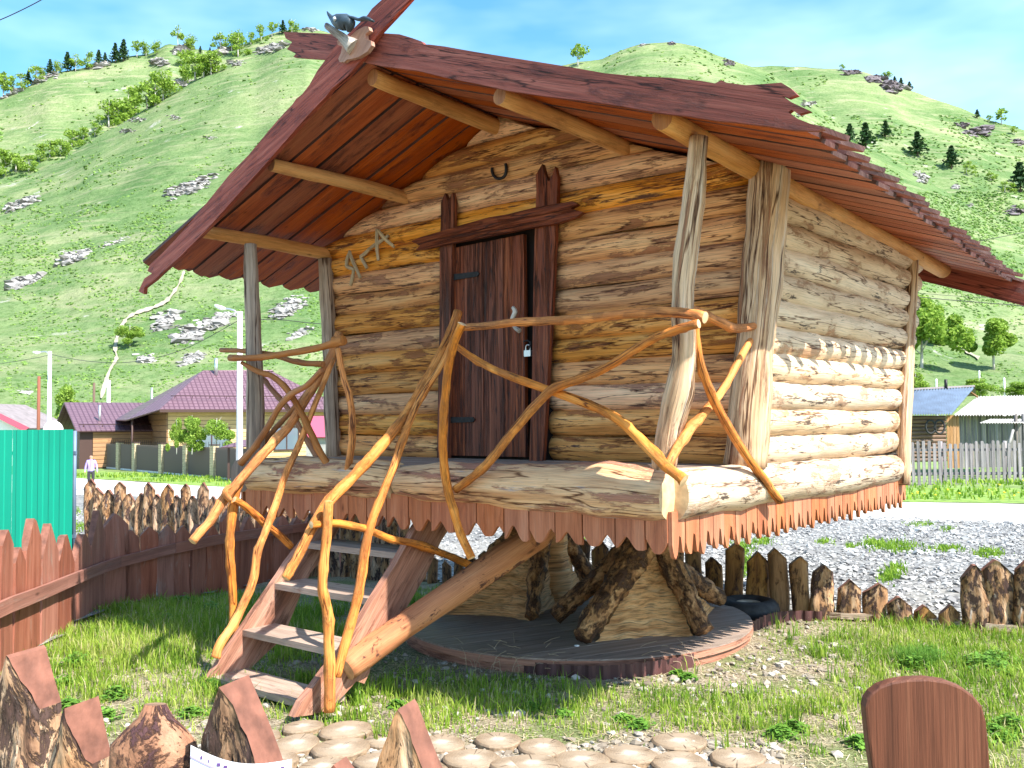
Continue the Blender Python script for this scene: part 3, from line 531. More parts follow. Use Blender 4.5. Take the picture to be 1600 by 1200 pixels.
# scrub (stuff)
def scrub(name, regions, size, seed):
    g = np.random.default_rng(seed); C = []; S = []
    for (x0, y0, x1, y1, n, dens) in regions:
        X = g.uniform(x0, x1, n); Y = g.uniform(y0, y1, n); keep = vnoise(X, Y*1.8, 1/28., seed, 3) > dens
        for x, y in zip(X[keep], Y[keep]):
            h = hit(x, y)
            if h is None: continue
            dd = np.linalg.norm(h-CAMP); C.append(h); S.append(dd/F*g.uniform(.6, 1.6)*size)
    v, f, r = blobs(np.array(C), np.array(S), seed, (1.3, 1.3, .8), .45)
    raw(name, v, f, 'scrub', np.clip(r*.6+np.repeat(np.random.default_rng(seed).random(len(C))*.5, len(ICF)), 0, 1), label='low green scrub scattered over the hillsides', cat='scrub', kind='stuff')
scrub('hillside_scrub', [(0, 320, 520, 640, 9500, .46), (0, 200, 500, 420, 2200, .52), (0, 60, 520, 300, 1500, .55), (1240, 180, 1600, 640, 8500, .46), (1430, 300, 1600, 480, 3600, .36), (930, 70, 1300, 200, 1500, .5)], 1.35, 21)

# trees ---------------------------------------------------------------
def crown_mesh(name, kind, n, seed, mat, ls=.04):
    g = np.random.default_rng(seed); C = []
    if kind == 'pine':
        z = g.random(n)**.8; r = (1-z)*.30+.02; a = g.random(n)*6.28; lay = .65+.35*np.sin(z*40); rr = r*np.sqrt(g.random(n))*lay*1.15
        P = np.stack([rr*np.cos(a), rr*np.sin(a), .12+.88*z-.1*rr], -1); sz = .055
    else:
        nb = 9; B = np.stack([g.normal(0, .15, nb), g.normal(0, .15, nb), g.uniform(.38, .85, nb)], -1); B[0] = (0, 0, .9); bs = g.uniform(.09, .19, nb)
        k = g.integers(0, nb, n); d = g.normal(0, 1, (n, 3)); d /= np.linalg.norm(d, axis=1)[:, None]; P = B[k]+d*bs[k][:, None]*(g.random((n, 1))**.35)*np.array([1, 1, 1.15]); sz = ls
    e1 = g.normal(0, 1, (n, 3)); e1 /= np.linalg.norm(e1, axis=1)[:, None]; e2 = np.cross(e1, g.normal(0, 1, (n, 3))); e2 /= np.linalg.norm(e2, axis=1)[:, None]
    s = sz*g.uniform(.6, 1.4, (n, 1)); v = np.stack([P+e1*s, P+e2*s, P-e1*s*.8, P-e2*s], 1).reshape(-1, 3)
    f = np.arange(n*4).reshape(n, 4); me = raw(name, v, f, mat, g.random(n)); d = me.data; bpy.data.objects.remove(me); return d
def bush_mesh(name, n, seed, mat, ls=.034):
    g = np.random.default_rng(seed); nb = 12; B = np.stack([g.normal(0, .2, nb), g.normal(0, .2, nb), g.uniform(.12, .82, nb)], -1); B[:, :2] *= (1.15-B[:, 2:])*1.1; bs = g.uniform(.10, .2, nb)
    k = g.integers(0, nb, n); d = g.normal(0, 1, (n, 3)); d /= np.linalg.norm(d, axis=1)[:, None]; P = B[k]+d*bs[k][:, None]*(g.random((n, 1))**.4); P[:, 2] = np.abs(P[:, 2])
    e1 = g.normal(0, 1, (n, 3)); e1 /= np.linalg.norm(e1, axis=1)[:, None]; e2 = np.cross(e1, g.normal(0, 1, (n, 3))); e2 /= np.linalg.norm(e2, axis=1)[:, None]; s = ls*g.uniform(.5, 1.4, (n, 1))
    v = np.stack([P+e1*s, P+e2*s, P-e1*s*.8, P-e2*s], 1).reshape(-1, 3); me = raw(name, v, np.arange(n*4).reshape(n, 4), mat, g.random(n)); d = me.data; bpy.data.objects.remove(me); return d
def trunk_mesh(name, mat, kind, seed):
    b = MB(); b.tube([(0, 0, -.03), (.01, 0, .4), (0, .01, .9)], [.022, .014, .004], 6, .08, 3, seed=seed)
    if kind != 'pine':
        rs = random.Random(seed)
        for k in range(7):
            a = rs.uniform(0, 6.28); z = rs.uniform(.25, .7); l = rs.uniform(.12, .24); b.tube([(0, 0, z), (l*math.cos(a)*.6, l*math.sin(a)*.6, z+l*.6), (l*math.cos(a), l*math.sin(a), z+l)], [.008, .003], 4, .05, 1, seed=k, cap=False)
    o = b.build(name, mat); o.location = (0, 0, 0); lo = np.array(b.v).min(0); d = o.data
    off = Vector(((np.array(b.v)[:, 0].min()+np.array(b.v)[:, 0].max())/2, (np.array(b.v)[:, 1].min()+np.array(b.v)[:, 1].max())/2, lo[2])); d.transform(Matrix.Translation(off)); bpy.data.objects.remove(o); return d
CR = {'birch': [(crown_mesh('crown', 'birch', 420, 40+i, 'birch'), trunk_mesh('trunk', 'trunk', 'birch', i)) for i in range(4)],
      'pine': [(crown_mesh('crown', 'pine', 420, 60+i, 'pine'), trunk_mesh('trunk', 'trunk_dark', 'pine', i)) for i in range(3)],
      'big': [(crown_mesh('crown', 'birch', 6000, 80+i, 'birch', .022), trunk_mesh('trunk', 'trunk', 'birch', 9+i)) for i in range(3)]}
CR['bush'] = [(bush_mesh('crown', 700, 90+i, 'birch'), trunk_mesh('trunk', 'trunk', 'birch', 20+i)) for i in range(4)]
CR['bigbush'] = [(bush_mesh('crown', 7000, 190+i, 'birch', .02), trunk_mesh('trunk', 'trunk', 'birch', 30+i)) for i in range(3)]
def tree(px, py, hpx, kind, label, group, wide=1., p=None, nm=None):
    h = p if p is not None else hity(px, py, 40)
    if h is None: return
    H = hpx*np.linalg.norm(h-CAMP)/F; cm, tm = random.choice(CR[kind])
    o = thing(nm or ('pine_tree' if kind == 'pine' else 'birch_tree'), h, label, 'tree', group)
    rz = random.uniform(0, 6.28)
    for nme, me in (('trunk', tm), ('crown', cm)):
        c = bpy.data.objects.new(nme, me); scn.collection.objects.link(c); c.parent = o; c.scale = (H*wide, H*wide, H); c.rotation_euler = (0, 0, rz)
sky_l = [(5, 145, 38, 'birch'), (16, 142, 26, 'birch'), (33, 122, 28, 'birch'), (44, 120, 26, 'pine'), (56, 120, 28, 'birch'), (66, 116, 20, 'birch'), (78, 112, 28, 'pine'), (90, 112, 22, 'birch'), (105, 108, 34, 'pine'), (118, 108, 26, 'birch'), (140, 104, 28, 'birch'), (154, 98, 28, 'pine'), (164, 96, 20, 'pine'), (180, 94, 34, 'pine'), (193, 92, 38, 'pine'), (214, 86, 26, 'birch'), (228, 84, 22, 'birch'), (245, 82, 24, 'birch'), (278, 68, 30, 'birch'), (298, 76, 28, 'birch'), (313, 80, 14, 'pine'), (328, 80, 12, 'pine'), (345, 76, 34, 'birch'), (362, 76, 32, 'birch'), (375, 74, 30, 'birch'), (392, 66, 22, 'birch'), (408, 60, 28, 'birch'), (425, 54, 24, 'birch'), (442, 50, 26, 'pine'), (456, 48, 26, 'birch')]
for k, (a, b, c, d) in enumerate(sky_l): tree(a, b+4, c*(.78 if d == 'pine' else .92), 'bush' if d == 'birch' and k % 3 else d, '%s on the left skyline, %s' % ('dark pine' if d == 'pine' else 'pale green birch', ORD[k]), 'trees on the left skyline', 1.15)
gully = [(8, 268, 34, 1.3), (25, 262, 28, 1.4), (45, 262, 24, 1.4), (62, 246, 24, 1.2), (78, 240, 24, 1.2), (95, 236, 26, 1.3), (112, 224, 26, 1.3), (130, 214, 22, 1.3), (148, 206, 20, 1.2), (170, 192, 38, 1.2), (185, 186, 36, 1.3), (200, 178, 34, 1.2), (212, 172, 36, 1.2), (230, 164, 44, 1.1), (243, 158, 46, 1.1), (255, 150, 42, 1.1), (287, 126, 30, 1.2), (305, 118, 40, 1.1), (318, 114, 38, 1.1), (330, 110, 36, 1.1), (338, 106, 30, 1.1), (290, 96, 26, 1.3), (372, 82, 34, 1.2)]
for k, (a, b, c, d) in enumerate(gully): tree(a, b+7, c*1.1, 'bush', 'fresh green gully tree behind the left spur, %s' % ORD[k], 'gully trees on the left hill', d*1.1)
tree(903, 104, 34, 'birch', 'lone round tree on the skyline above the red roof', None, 1.25)
for k, (a, b, c) in enumerate([(1328, 222, 26), (1353, 232, 36), (1384, 216, 24), (1434, 244, 34), (1487, 264, 32), (1594, 300, 40)]): tree(a, b, c, 'pine', 'dark pine on the right hillside, %s of the six' % ORD[k], 'pines on the right hillside', 1.5)
for k, (a, b, c, d) in enumerate([(1316, 108, 8, 'birch'), (1388, 124, 12, 'birch'), (1398, 122, 8, 'pine'), (1408, 126, 10, 'pine'), (1421, 138, 10, 'pine'), (1527, 182, 10, 'pine'), (1545, 188, 8, 'birch'), (1565, 192, 18, 'birch'), (1585, 208, 10, 'birch')]): tree(a, b+3, c*1.2, d, 'tiny tree on the right skyline, %s of its row' % ORD[k], 'trees on the right skyline', 1.5)
for k, (a, b, c) in enumerate([(1510, 272, 14), (1548, 282, 14), (1515, 262, 10), (1570, 300, 16)]): tree(a, b, c, 'bush', 'bright green bush on the right slope, %s of four' % ORD[k], 'bushes on the right slope', 1.8, nm='hill_bush')
tree(203, 540, 34, 'bigbush', 'round green bush on the rocks beside the dirt trail', None, 1.5, nm='hill_bush')
tree(1553, 578, 72, 'big', 'lone birch on the slope casting a shadow, right of the hut', None, 1.2)
tree(1440, 575, 108, 'big', 'tall leafy birch just right of the hut corner', None, 1.15, p=aty(1440, 585, 125))
tree(1458, 570, 90, 'big', 'second leafy birch behind the tall one at the hut corner', None, 1.1, p=aty(1460, 580, 140))
tree(1428, 610, 40, 'bigbush', 'sparse low bush at the foot of the birches', None, 1.5, p=aty(1432, 622, 90), nm='bush')
tree(1532, 612, 30, 'bigbush', 'round green bush behind the grey roof', None, 1.8, p=aty(1530, 620, 85), nm='bush')
tree(1585, 618, 26, 'bigbush', 'green bush behind the slate roof at the right edge', None, 2, p=aty(1588, 622, 90), nm='bush')
tree(105, 690, 95, 'bigbush', 'leafy tree behind the left end of the low purple roof', None, .7, p=aty(108, 693, 88))
tree(20, 690, 40, 'bigbush', 'bush between the red roof and the lamp pole', None, .9, p=aty(58, 688, 86), nm='bush')
tree(300, 705, 62, 'bigbush', 'light green willow bush in front of the main house', None, .9, p=aty(300, 708, 56), nm='willow_bush')
tree(335, 705, 56, 'bigbush', 'bushy willow right of the other in front of the main house', None, 1.0, p=aty(338, 706, 56.5), nm='willow_bush')
tree(275, 705, 55, 'bigbush', 'thin willow left of the others in front of the main house', None, .55, p=aty(276, 708, 56), nm='willow_bush')

# ------------------------------------------------------------------ village houses on the left
def frame(o, deg): a = R(deg); return (np.asarray(o, float), np.array([math.cos(a), math.sin(a), 0]), np.array([-math.sin(a), math.cos(a), 0]))
GZ = -1.56
def window(fr, p, x0, x1, z0, z1, y=0):
    b = MB(fr); t = .1
    for q in ((x0-t, z0-t, x1+t, z0), (x0-t, z1, x1+t, z1+t), (x0-t, z0, x0, z1), (x1, z0, x1+t, z1), ((x0+x1)/2-.04, z0, (x0+x1)/2+.04, z1)): b.box((q[0], y-.09, q[1]), (q[2], y-.003, q[3]))
    wf = b.build('window', 'trim_brown', p); wf['_inv'] = p['_inv']
    b = MB(fr); b.box((x0, y-.05, z0), (x1, y-.02, z1)); g = b.build('pane', 'glass', wf)
def siding(fr, p, name, mat, x0, x1, z0, z1, y=0, axis=0, step=.3):
    z = z0
    while z < z1-.01:
        h = min(step, z1-z); b = MB(fr)
        if axis == 0: b.slab([(x0, z), (x1, z), (x1, z+h-.03), (x0, z+h-.03)], (0, y+.06, 0), (1, 0, 0), (0, 0, 1), .06)
        else: b.slab([(x0, z), (x1, z), (x1, z+h-.03), (x0, z+h-.03)], (y, 0, 0), (0, 1, 0), (0, 0, 1), .06)
        b.build(name, mat, p); z += step
P0 = aty(262, 660, 66); P0[2] = GZ; fr = frame(P0, 30); H = thing('village_house', P0, 'wooden house with purple hip roof behind the brick pillar fence', 'house', None)
b = MB(fr); b.box((0, .05, 0), (12.3, 8, 4.2)); b.build('wall', 'trim_brown', H)
siding(fr, H, 'siding_board', 'siding_light', .02, 12.3, .2, 4.1, -.012)
for z in np.arange(.2, 4.1, .42):
    b = MB(fr); b.slab([(0, z), (8, z), (8, z+.38), (0, z+.38)], (-.06, 0, 0), (0, 1, 0), (0, 0, 1), .05); b.build('siding_board', 'siding_dark', H)  # left wall: its shade is put into the darker siding colour
A, B, C_, D, E_ = (-.7, -.9, 4.25), (12.9, -.9, 4.25), (12.9, 9, 4.25), (-2.4, 9, 3.6), (-2.6, .9, 3.55); R1, R2 = (3.3, 4.2, 7.3), (8.6, 4.2, 7.3)
b = MB(fr); b.plate([A, B, R2, R1], .1); b.plate([B, C_, R2], .1); b.plate([C_, D, R1, R2], .1); b.plate([E_, A, R1], .1); b.plate([D, E_, R1], .1); rf = b.build('roof', 'tile', H); rf['_inv'] = H['_inv']
b = MB(fr); b.tube([(4.1, 3.6, 6.9), (4.1, 3.6, 8.2)], .13, 8, 0, 1); b.build('chimney', 'steel', rf)
b = MB(fr); b.box((-.7, -1.0, 4.05), (12.9, -.9, 4.24)); b.build('gutter', 'trim_brown', H)
b = MB(fr); b.tube([(0, -2.7, 2.2), (12, -2.7, 2.2)], .02, 4, 0, 1)
for dx, dz in ((-.0, 0),): pass
b = MB(fr)
for x in np.arange(.5, 12.5, 1.2): b.tube([(x, .3, 5.05), (x, .05, 5.25)], .02, 4, 0, 1)
b.tube([(.2, .05, 5.22), (12.2, .05, 5.22)], .025, 4, 0, 1); b.build('snow_guard', 'trim_brown', H)
b = MB(fr); b.tube([(-2.2, .9, 0), (-2.2, .9, 3.6)], .07, 6, 0, 1); b.build('post', 'trim_brown', H)
window(fr, H, 1.8, 4.2, 1.4, 2.9, -.015); window(fr, H, 7.6, 9.3, 1.3, 2.9, -.015)
P0 = aty(119, 672, 68); P0[2] = GZ; fr = frame(P0, 33); H = thing('garage', P0, 'long low outbuilding with purple tiled roof left of the hip roofed house', 'building')
b = MB(fr); b.box((.3, .5, 0), (9, 11, 2.75)); b.build('wall', 'trim_brown', H)
siding(fr, H, 'siding_board', 'siding_dark', 1.2, 9, .1, 2.7, .42)
b = MB(fr); b.plate([(0, 0, 2.8), (9.5, 0, 2.8), (9.5, 6.2, 5.0), (0, 6.2, 5.0)], .1); b.plate([(9.5, 12.2, 2.8), (0, 12.2, 2.8), (0, 6.24, 5.0), (9.5, 6.24, 5.0)], .1); b.build('roof', 'tile', H)
for x, y in ((1.9, 2), (6.4, 5.6)):
    b = MB(fr); b.tube([(x, y, 3.3), (x, y, 4.7 if y < 3 else 6.2)], .09, 6, 0, 1); b.build('flue', 'steel', H)
b = MB(fr); b.tube([(.3, .8, 3.25), (9.2, .8, 3.25)], .03, 4, 0, 1)
for x in np.arange(.6, 9, 1.3): b.tube([(x, .8, 3.0), (x, .8, 3.25)], .03, 4, 0, 1)
b.build('snow_guard', 'trim_brown', H)
# canopy roof beside the gate
P0 = aty(345, 700, 51); P0[2] = GZ; fr = frame(P0, 12); H = thing('gate_canopy', P0, 'small purple tiled canopy over the gate left of the porch post', 'canopy')
b = MB(fr); b.plate([(0, 0, 1.95), (2.4, 0, 2.0), (2.4, 1.2, 2.35), (1.1, 1.2, 2.35)], .06); b.build('roof', 'tile', H)
for x in (.3, 2.2):
    b = MB(fr); b.box((x, .6, 0), (x+.12, .75, 2.0)); b.build('post', 'trim_brown', H)
# red roofed house at the left edge
P0 = aty(-40, 660, 75); P0[2] = GZ; fr = frame(P0, 8); H = thing('red_roofed_house', P0, 'white house with pink red roof edge at the far left', 'house')
b = MB(fr); b.box((-2, 0, 0), (3.6, 8, 3.2)); b.slab([(-2, 3.2), (3.6, 3.2), (0.0, 5.0), (-2, 4.4)], (0, .1, 0), (1, 0, 0), (0, 0, 1), .1); b.build('wall', 'white', H)
b = MB(fr); b.plate([(0, -.5, 5.05), (4.2, -.5, 1.75+1.25), (5.2, 8, 3.0), (1.0, 8, 5.05)], .12); b.build('roof', 'roof_grey', H)
b = MB(fr); b.plate([(-.6, -.55, 5.2), (0, -.55, 5.3), (4.3, -.55, 3.05), (3.9, -.55, 2.75)][::-1], .12); b.build('verge_board', 'roof_red', H)
# pink roofed shed seen between the porch posts
P0 = aty(478, 680, 62); P0[2] = GZ; fr = frame(P0, 5); H = thing('pink_roofed_shed', P0, 'small shed with pink roof seen between the two left porch posts', 'shed')
b = MB(fr); b.box((0, 0, 0), (3, 3, 2.3)); b.build('wall', 'slate', H)
b = MB(fr); b.plate([(-.2, -.3, 2.3), (3.2, -.3, 2.3), (3.2, 1.6, 3.7), (-.2, 1.6, 3.7)], .08); b.plate([(3.2, 3.3, 2.3), (-.2, 3.3, 2.3), (-.2, 1.62, 3.7), (3.2, 1.62, 3.7)], .08); b.build('roof', 'roof_red', H)
# brick pillar fence
a0 = aty(119, 727, 75)[:2]; a1 = aty(385, 752, 52)[:2]
def onfence(px):
    d = ray(px, 700)[:2]; e = a1-a0; A_ = np.array([[d[0], -e[0]], [d[1], -e[1]]]); t = np.linalg.solve(A_, a0); q = d*t[0]; return np.array([q[0], q[1], GZ])
pp = [100, 119, 134, 143, 164, 187, 212, 254, 292, 335]; H = thing('brick_pillar_fence', onfence(185), 'dark corrugated fence with yellow brick pillars across the road', 'fence')
tall = 1.95
for px in pp:
    q = onfence(px); b = MB((q, U, V))
    for k in range(13): b.box((-.19, -.19, k*.15), (.19, .19, k*.15+.135))
    b.build('brick_pillar', 'brick', H); b = MB((q, U, V)); b.box((-.24, -.24, tall+.005), (.24, .24, tall+.06)); b.build('pillar_cap', 'trim_brown', H)
pe = pp+[395]
for a_, c_ in zip(pe[:-1], pe[1:]):
    A_, B_ = onfence(a_), onfence(c_); Ln = np.linalg.norm(B_-A_); e = (B_-A_)/Ln; off = np.array([0, 0, .12])
    b = MB(); b.corr(A_+e*.2+off, B_-e*.2+off, A_+e*.2+off+UZ*1.72, max(3, int(Ln/.22)), .025); b.build('corrugated_panel', 'sheet_brown', H)
    b = MB(); b.plate([A_+e*.2, B_-e*.2, B_-e*.2+UZ*.13, A_+e*.2+UZ*.13], .2); b.build('plinth', 'concrete', H)
b = MB()
for i in range(90):
    t = i/89; q = onfence(100)*(1-t)+onfence(395)*t; b.tube([q+UZ*1.83, q+UZ*2.15], .012, 4, 0, 1, cap=False)
b.build('spike_row', 'iron', H, kind='stuff')
q = aty(400, 715, 49); q[2] = GZ; q2 = aty(530, 715, 47); q2[2] = GZ; H = thing('low_brown_fence', q, 'low brown corrugated fence seen under the left porch railing', 'fence')
b = MB(); b.corr(q+UZ*.2, q2+UZ*.2, q+UZ*1.4, 24, .03); b.build('corrugated_panel', 'rust', H); b = MB(); b.plate([q, q2, q2+UZ*.2, q+UZ*.2], .12); b.build('plinth', 'concrete', H)

# lamp posts, wires -------------------------------------------------
def lamp(px, ytop, d, pxarm, yarm, r, label):
    p = aty(px, ytop, d); zb = float(zg(p[0], p[1])); t = thing('street_lamp', (p[0], p[1], zb), label, 'street lamp', 'street lamps by the road')
    b = MB(); b.tube([(p[0], p[1], zb-.1), (p[0], p[1], p[2])], [r*1.2, r*.85], 8, 0, 1); b.build('pole', 'concrete', t)
    q = aty(pxarm, yarm, d); e = q-p; b = MB(); b.tube([p+UZ*-.25, p+e*.3+UZ*.0, q], .035, 6, 0, 3); b.build('arm', 'steel', t)
    b = MB(); b.tube([q+e*-.25+UZ*.0, q, q+e*.3+UZ*.05], [.07, .15, .08], 8, 0, 3, flat=((0, 0, 1), .6)); b.build('lamp_head', 'white', t); return p
w2 = lamp(375, 487, 35, 345, 481, .115, 'tall white street lamp just left of the porch post'); w1 = lamp(78, 549, 52, 58, 551, .12, 'white street lamp behind the green metal fence')
def wire(pts, label, r=.012):
    b = MB(); b.tube(pts, r, 5, 0, 8, cap=False); return b.build('overhead_wire', 'wire', None, label, 'wire', 'overhead wires')
wire([w2-UZ*.3, aty(300, 540, 38.5), aty(240, 560, 41.5), aty(180, 567, 45), aty(120, 562, 49), w1-UZ*.15], 'dark wire sagging between the two street lamps', .014)
wire([w1-UZ*.2, aty(40, 562, 54), aty(-60, 578, 58)], 'dark wire leaving the far street lamp to the left', .014)
wire([w2-UZ*.3, aty(440, 500, 35), aty(520, 507, 35), aty(700, 510, 35)], 'dark wire running from the near street lamp behind the porch', .014)
wire([aty(-40, 46, 14), aty(0, 31, 14), aty(33, 16, 14), aty(64, 0, 14), aty(110, -26, 14)], 'blue grey wire crossing the top left corner of the sky', .008)
wire([aty(1400, 398, 30), aty(1500, 382, 30), aty(1560, 371, 30), aty(1650, 353, 30)], 'wire rising to the right just below the roof tip', .01)
wire([aty(1400, 461, 30), aty(1500, 470, 30), aty(1600, 478, 30), aty(1700, 486, 30)], 'pale wire behind the roof corner, lower of two', .013)
wire([aty(1400, 455, 30), aty(1500, 463, 30), aty(1600, 468, 30), aty(1700, 474, 30)], 'thin wire behind the roof corner, upper of two', .007)
for px, yt, d, m, r, lb in ((61, 588, 60, 'rust', .12, 'thin rusty brown pole left of the far street lamp'), (147, 598, 95, 'trunk_dark', .16, 'short dark pole behind the low purple roof'), (170, 594, 92, 'concrete', .22, 'short white pole behind the low purple roof')):
    p = aty(px, yt, d); b = MB(); b.tube([(p[0], p[1], GZ-.1), p], [r, r*.8], 8, .02, 1); b.build('utility_pole', m, None, lb, 'pole')
p = aty(83, 672, 40); b = MB(); ft = np.array([p[0], p[1], 0])/np.hypot(p[0], p[1]); b.tube([p-ft*.06, p, p+ft*.05], [.37, .40, .25], 20, 0, 1); t = thing('satellite_dish', (p[0], p[1], GZ), 'white round dish peeking over the green metal fence', 'dish'); b.build('dish', 'white', t)
b = MB(); b.tube([(p[0], p[1]+.1, GZ), (p[0], p[1]+.1, p[2])], .04, 6, 0, 1); b.build('post', 'steel', t)
# green metal fence
A_ = aty(-260, 670, 13.2); B_ = aty(115, 672, 13.0); A_[2] = B_[2] = -.35; hz = aty(115, 671, 13.0)[2]+.35
t = thing('green_metal_fence', B_, 'tall turquoise green corrugated metal fence at the left edge', 'fence'); b = MB()
Lx = np.linalg.norm(B_-A_); e = (B_-A_)/Lx; nn = np.array([e[1], -e[0], 0]); npan = 4
for k in range(npan):
    s0, s1 = Lx*k/npan, Lx*(k+1)/npan-.004; b = MB(); prof = []; s_ = s0
    while s_ < s1-.14:
        for dx, dy in ((0, 0), (.05, 0), (.065, .009), (.125, .009), (.14, 0)): prof.append((s_+dx, dy))
        s_ += .155
    prof.append((s1, 0))
    lo = [b.pt(A_+e*x+nn*(y+.003*(k % 2))) for x, y in prof]; hi = [b.pt(A_+e*x+nn*(y+.003*(k % 2))+UZ*hz) for x, y in prof]
    for i in range(len(prof)-1): b.face((lo[i], lo[i+1], hi[i+1], hi[i]), [(0, 0)]*4)
    b.build('metal_panel', 'sheet_green', t)
for z in (.4, hz-.35):
    b = MB(); b.plate([A_-nn*.06+UZ*z, B_-nn*.06+UZ*z, B_-nn*.06+UZ*(z+.05), A_-nn*.06+UZ*(z+.05)], .04); b.build('rail', 'grey_metal', t)
b = MB(); b.tube([B_-nn*.09-e*.03, B_-nn*.09-e*.03+UZ*(hz-.02)], .03, 6, 0, 1); b.build('post', 'grey_metal', t)

# person walking on the road ------------------------------------------
def person(px, pfeet, d):
    p = aty(px, pfeet, d); p[2] = float(zg(p[0], p[1]))+.06; S = 1.70/1.75
    J = {'pel': (0, 0, .95, .13, .1), 'sp': (0, 0, 1.12, .15, .105), 'ch': (0, 0, 1.33, .17, .115), 'nk0': (0, 0, 1.47, .075, .07), 'nk': (0, -.01, 1.53, .06, .06), 'hd0': (0, -.02, 1.62, .085, .1), 'hd1': (0, -.01, 1.70, .075, .09),
         'sl': (-.17, 0, 1.42, .07, .07), 'el': (-.25, .02, 1.15, .052, .052), 'wl': (-.27, -.06, .92, .036, .036), 'hl': (-.27, -.08, .83, .04, .025), 'sr': (.17, 0, 1.42, .07, .07), 'er': (.26, .03, 1.15, .052, .052), 'wr': (.29, -.05, .92, .036, .036), 'hr': (.29, -.07, .83, .04, .025),
         'tl': (-.09, 0, .86, .1, .1), 'kl': (-.1, -.08, .5, .07, .07), 'al': (-.1, .02, .1, .05, .05), 'fl': (-.1, -.12, .04, .045, .035), 'tr': (.09, 0, .86, .1, .1), 'kr': (.1, .0, .5, .07, .07), 'ar': (.1, .12, .1, .05, .05), 'fr': (.1, .0, .04, .045, .035)}
    K = list(J); E = [('pel', 'sp'), ('sp', 'ch'), ('ch', 'nk0'), ('nk0', 'nk'), ('nk', 'hd0'), ('hd0', 'hd1'), ('ch', 'sl'), ('sl', 'el'), ('el', 'wl'), ('wl', 'hl'), ('ch', 'sr'), ('sr', 'er'), ('er', 'wr'), ('wr', 'hr'), ('pel', 'tl'), ('tl', 'kl'), ('kl', 'al'), ('al', 'fl'), ('pel', 'tr'), ('tr', 'kr'), ('kr', 'ar'), ('ar', 'fr')]
    me = bpy.data.meshes.new('tmp'); me.from_pydata([J[k][:3] for k in K], [(K.index(a), K.index(b)) for a, b in E], []); o = bpy.data.objects.new('tmp', me); scn.collection.objects.link(o)
    md = o.modifiers.new('s', 'SKIN')
    for i, k in enumerate(K): me.skin_vertices[0].data[i].radius = J[k][3:5]
    me.skin_vertices[0].data[0].use_root = True; o.modifiers.new('d', 'SUBSURF').levels = 2
    dg = bpy.context.evaluated_depsgraph_get(); dg.update(); ev = bpy.data.meshes.new_from_object(o.evaluated_get(dg)); bpy.data.objects.remove(o)
    t = thing('person', p, 'person in a lilac sweater and dark trousers walking on the road', 'person'); t.rotation_euler = (0, 0, .35)
    ev.materials.clear()
    for m in ('trousers', 'sweater', 'skin', 'shoe', 'hair'): ev.materials.append(M[m])
    for pl in ev.polygons:
        c = pl.center; z = c.z; arm = abs(c.x) > .2
        pl.material_index = 2 if (z > 1.5 or (arm and z < .9 and z > .7)) else 1 if (z > .93 or arm) else 3 if z < .09 else 0
        if z > 1.70 or (z > 1.58 and c.y > .03): pl.material_index = 4
        pl.use_smooth = True
    bo = bpy.data.objects.new('body', ev); scn.collection.objects.link(bo); bo.parent = t; bo.scale = (S, S, S)
    for sx in (-.032, .032):
        b = MB(); b.tube([(sx, -.105, 1.645), (sx, -.112, 1.645)], .009, 6, 0, 1); v = b.build('eye', 'hair', None, origin=(0, 0, 0)); v.parent = t
    b = MB(); b.tube([(0, -.10, 1.635), (0, -.13, 1.60), (0, -.11, 1.595)], [.008, .014, .01], 6, 0, 1); v = b.build('nose', 'skin', None, origin=(0, 0, 0)); v.parent = t
person(142, 762, 46)

# ------------------------------------------------------------------ sheds and picket fence on the right
def zq(p): return float(zg(p[0], p[1]))
def shedroof(A, B, C, D, nw, mat, parent, edge=None):
    b = MB(); b.corr(A, B, C, nw, .045); return b.build('roof', mat, parent)
gA = aty(1380, 690, 47); gA[2] = zq(gA); fr = frame(gA, 0)
t = thing('log_shed', gA, 'old log shed with blue grey corrugated roof right of the hut', 'shed')
A = aty(1385, 612, 51); B = aty(1523, 605, 51); C = aty(1365, 649, 46); b = MB(); m_ = 34; D = aty(1487, 647, 46)
def corr4(A, B, C, D, nw, amp):
    b = MB(); m = nw*4; r0 = []; r1 = []
    for i in range(m+1):
        s = i/m; o = UZ*amp*math.sin(i*math.pi/2); r0.append(b.pt(A+(B-A)*s+o)); r1.append(b.pt(C+(D-C)*s+o))
    for i in range(m): b.face((r1[i], r1[i+1], r0[i+1], r0[i]), [(0, 0)]*4)
    return b
corr4(A, B, C, D, 30, .05).build('roof', 'grey_metal', t)
b = MB(); A2 = A+np.array([-.5, 1.2, -.1]); B2 = B+np.array([.8, 1.5, -.35]); b.plate([A+UZ*.12, B+UZ*.12, B2, A2][::1], .1); b.build('back_roof', 'roof_grey', t)
for k, px in enumerate((1432, 1459, 1487, 1517)):
    q = aty(px, 612, 50.9); b = MB(); b.tube([q-UZ*.05, q+np.array([0, -.7, -.3])], .06, 6, 0, 1); b.build('rafter_end', 'plank_new', t)
z0 = zq(aty(1400, 700, 46.6)); zt = aty(1400, 650, 46.6)[2]; n = 9
for k in range(n+3):
    zc = zt-.09-k*.19
    a = aty(1370, 650, 46.8); c = aty(1477, 650, 46.8); b = MB(); b.tube([(a[0], a[1], zc), (c[0], c[1], zc)], .1, 8, .03, 2); b.build('log', 'old_log', t)
for px in range(1479, 1498, 5):
    a = aty(px, 650, 46.7); b = MB(); b.plate([(a[0], a[1], zt-2.6), (a[0]+.14, a[1], zt-2.6), (a[0]+.14, a[1], zt+.02), (a[0], a[1], zt+.02)], .04, swap=True); b.build('plank', 'plank_new', t)
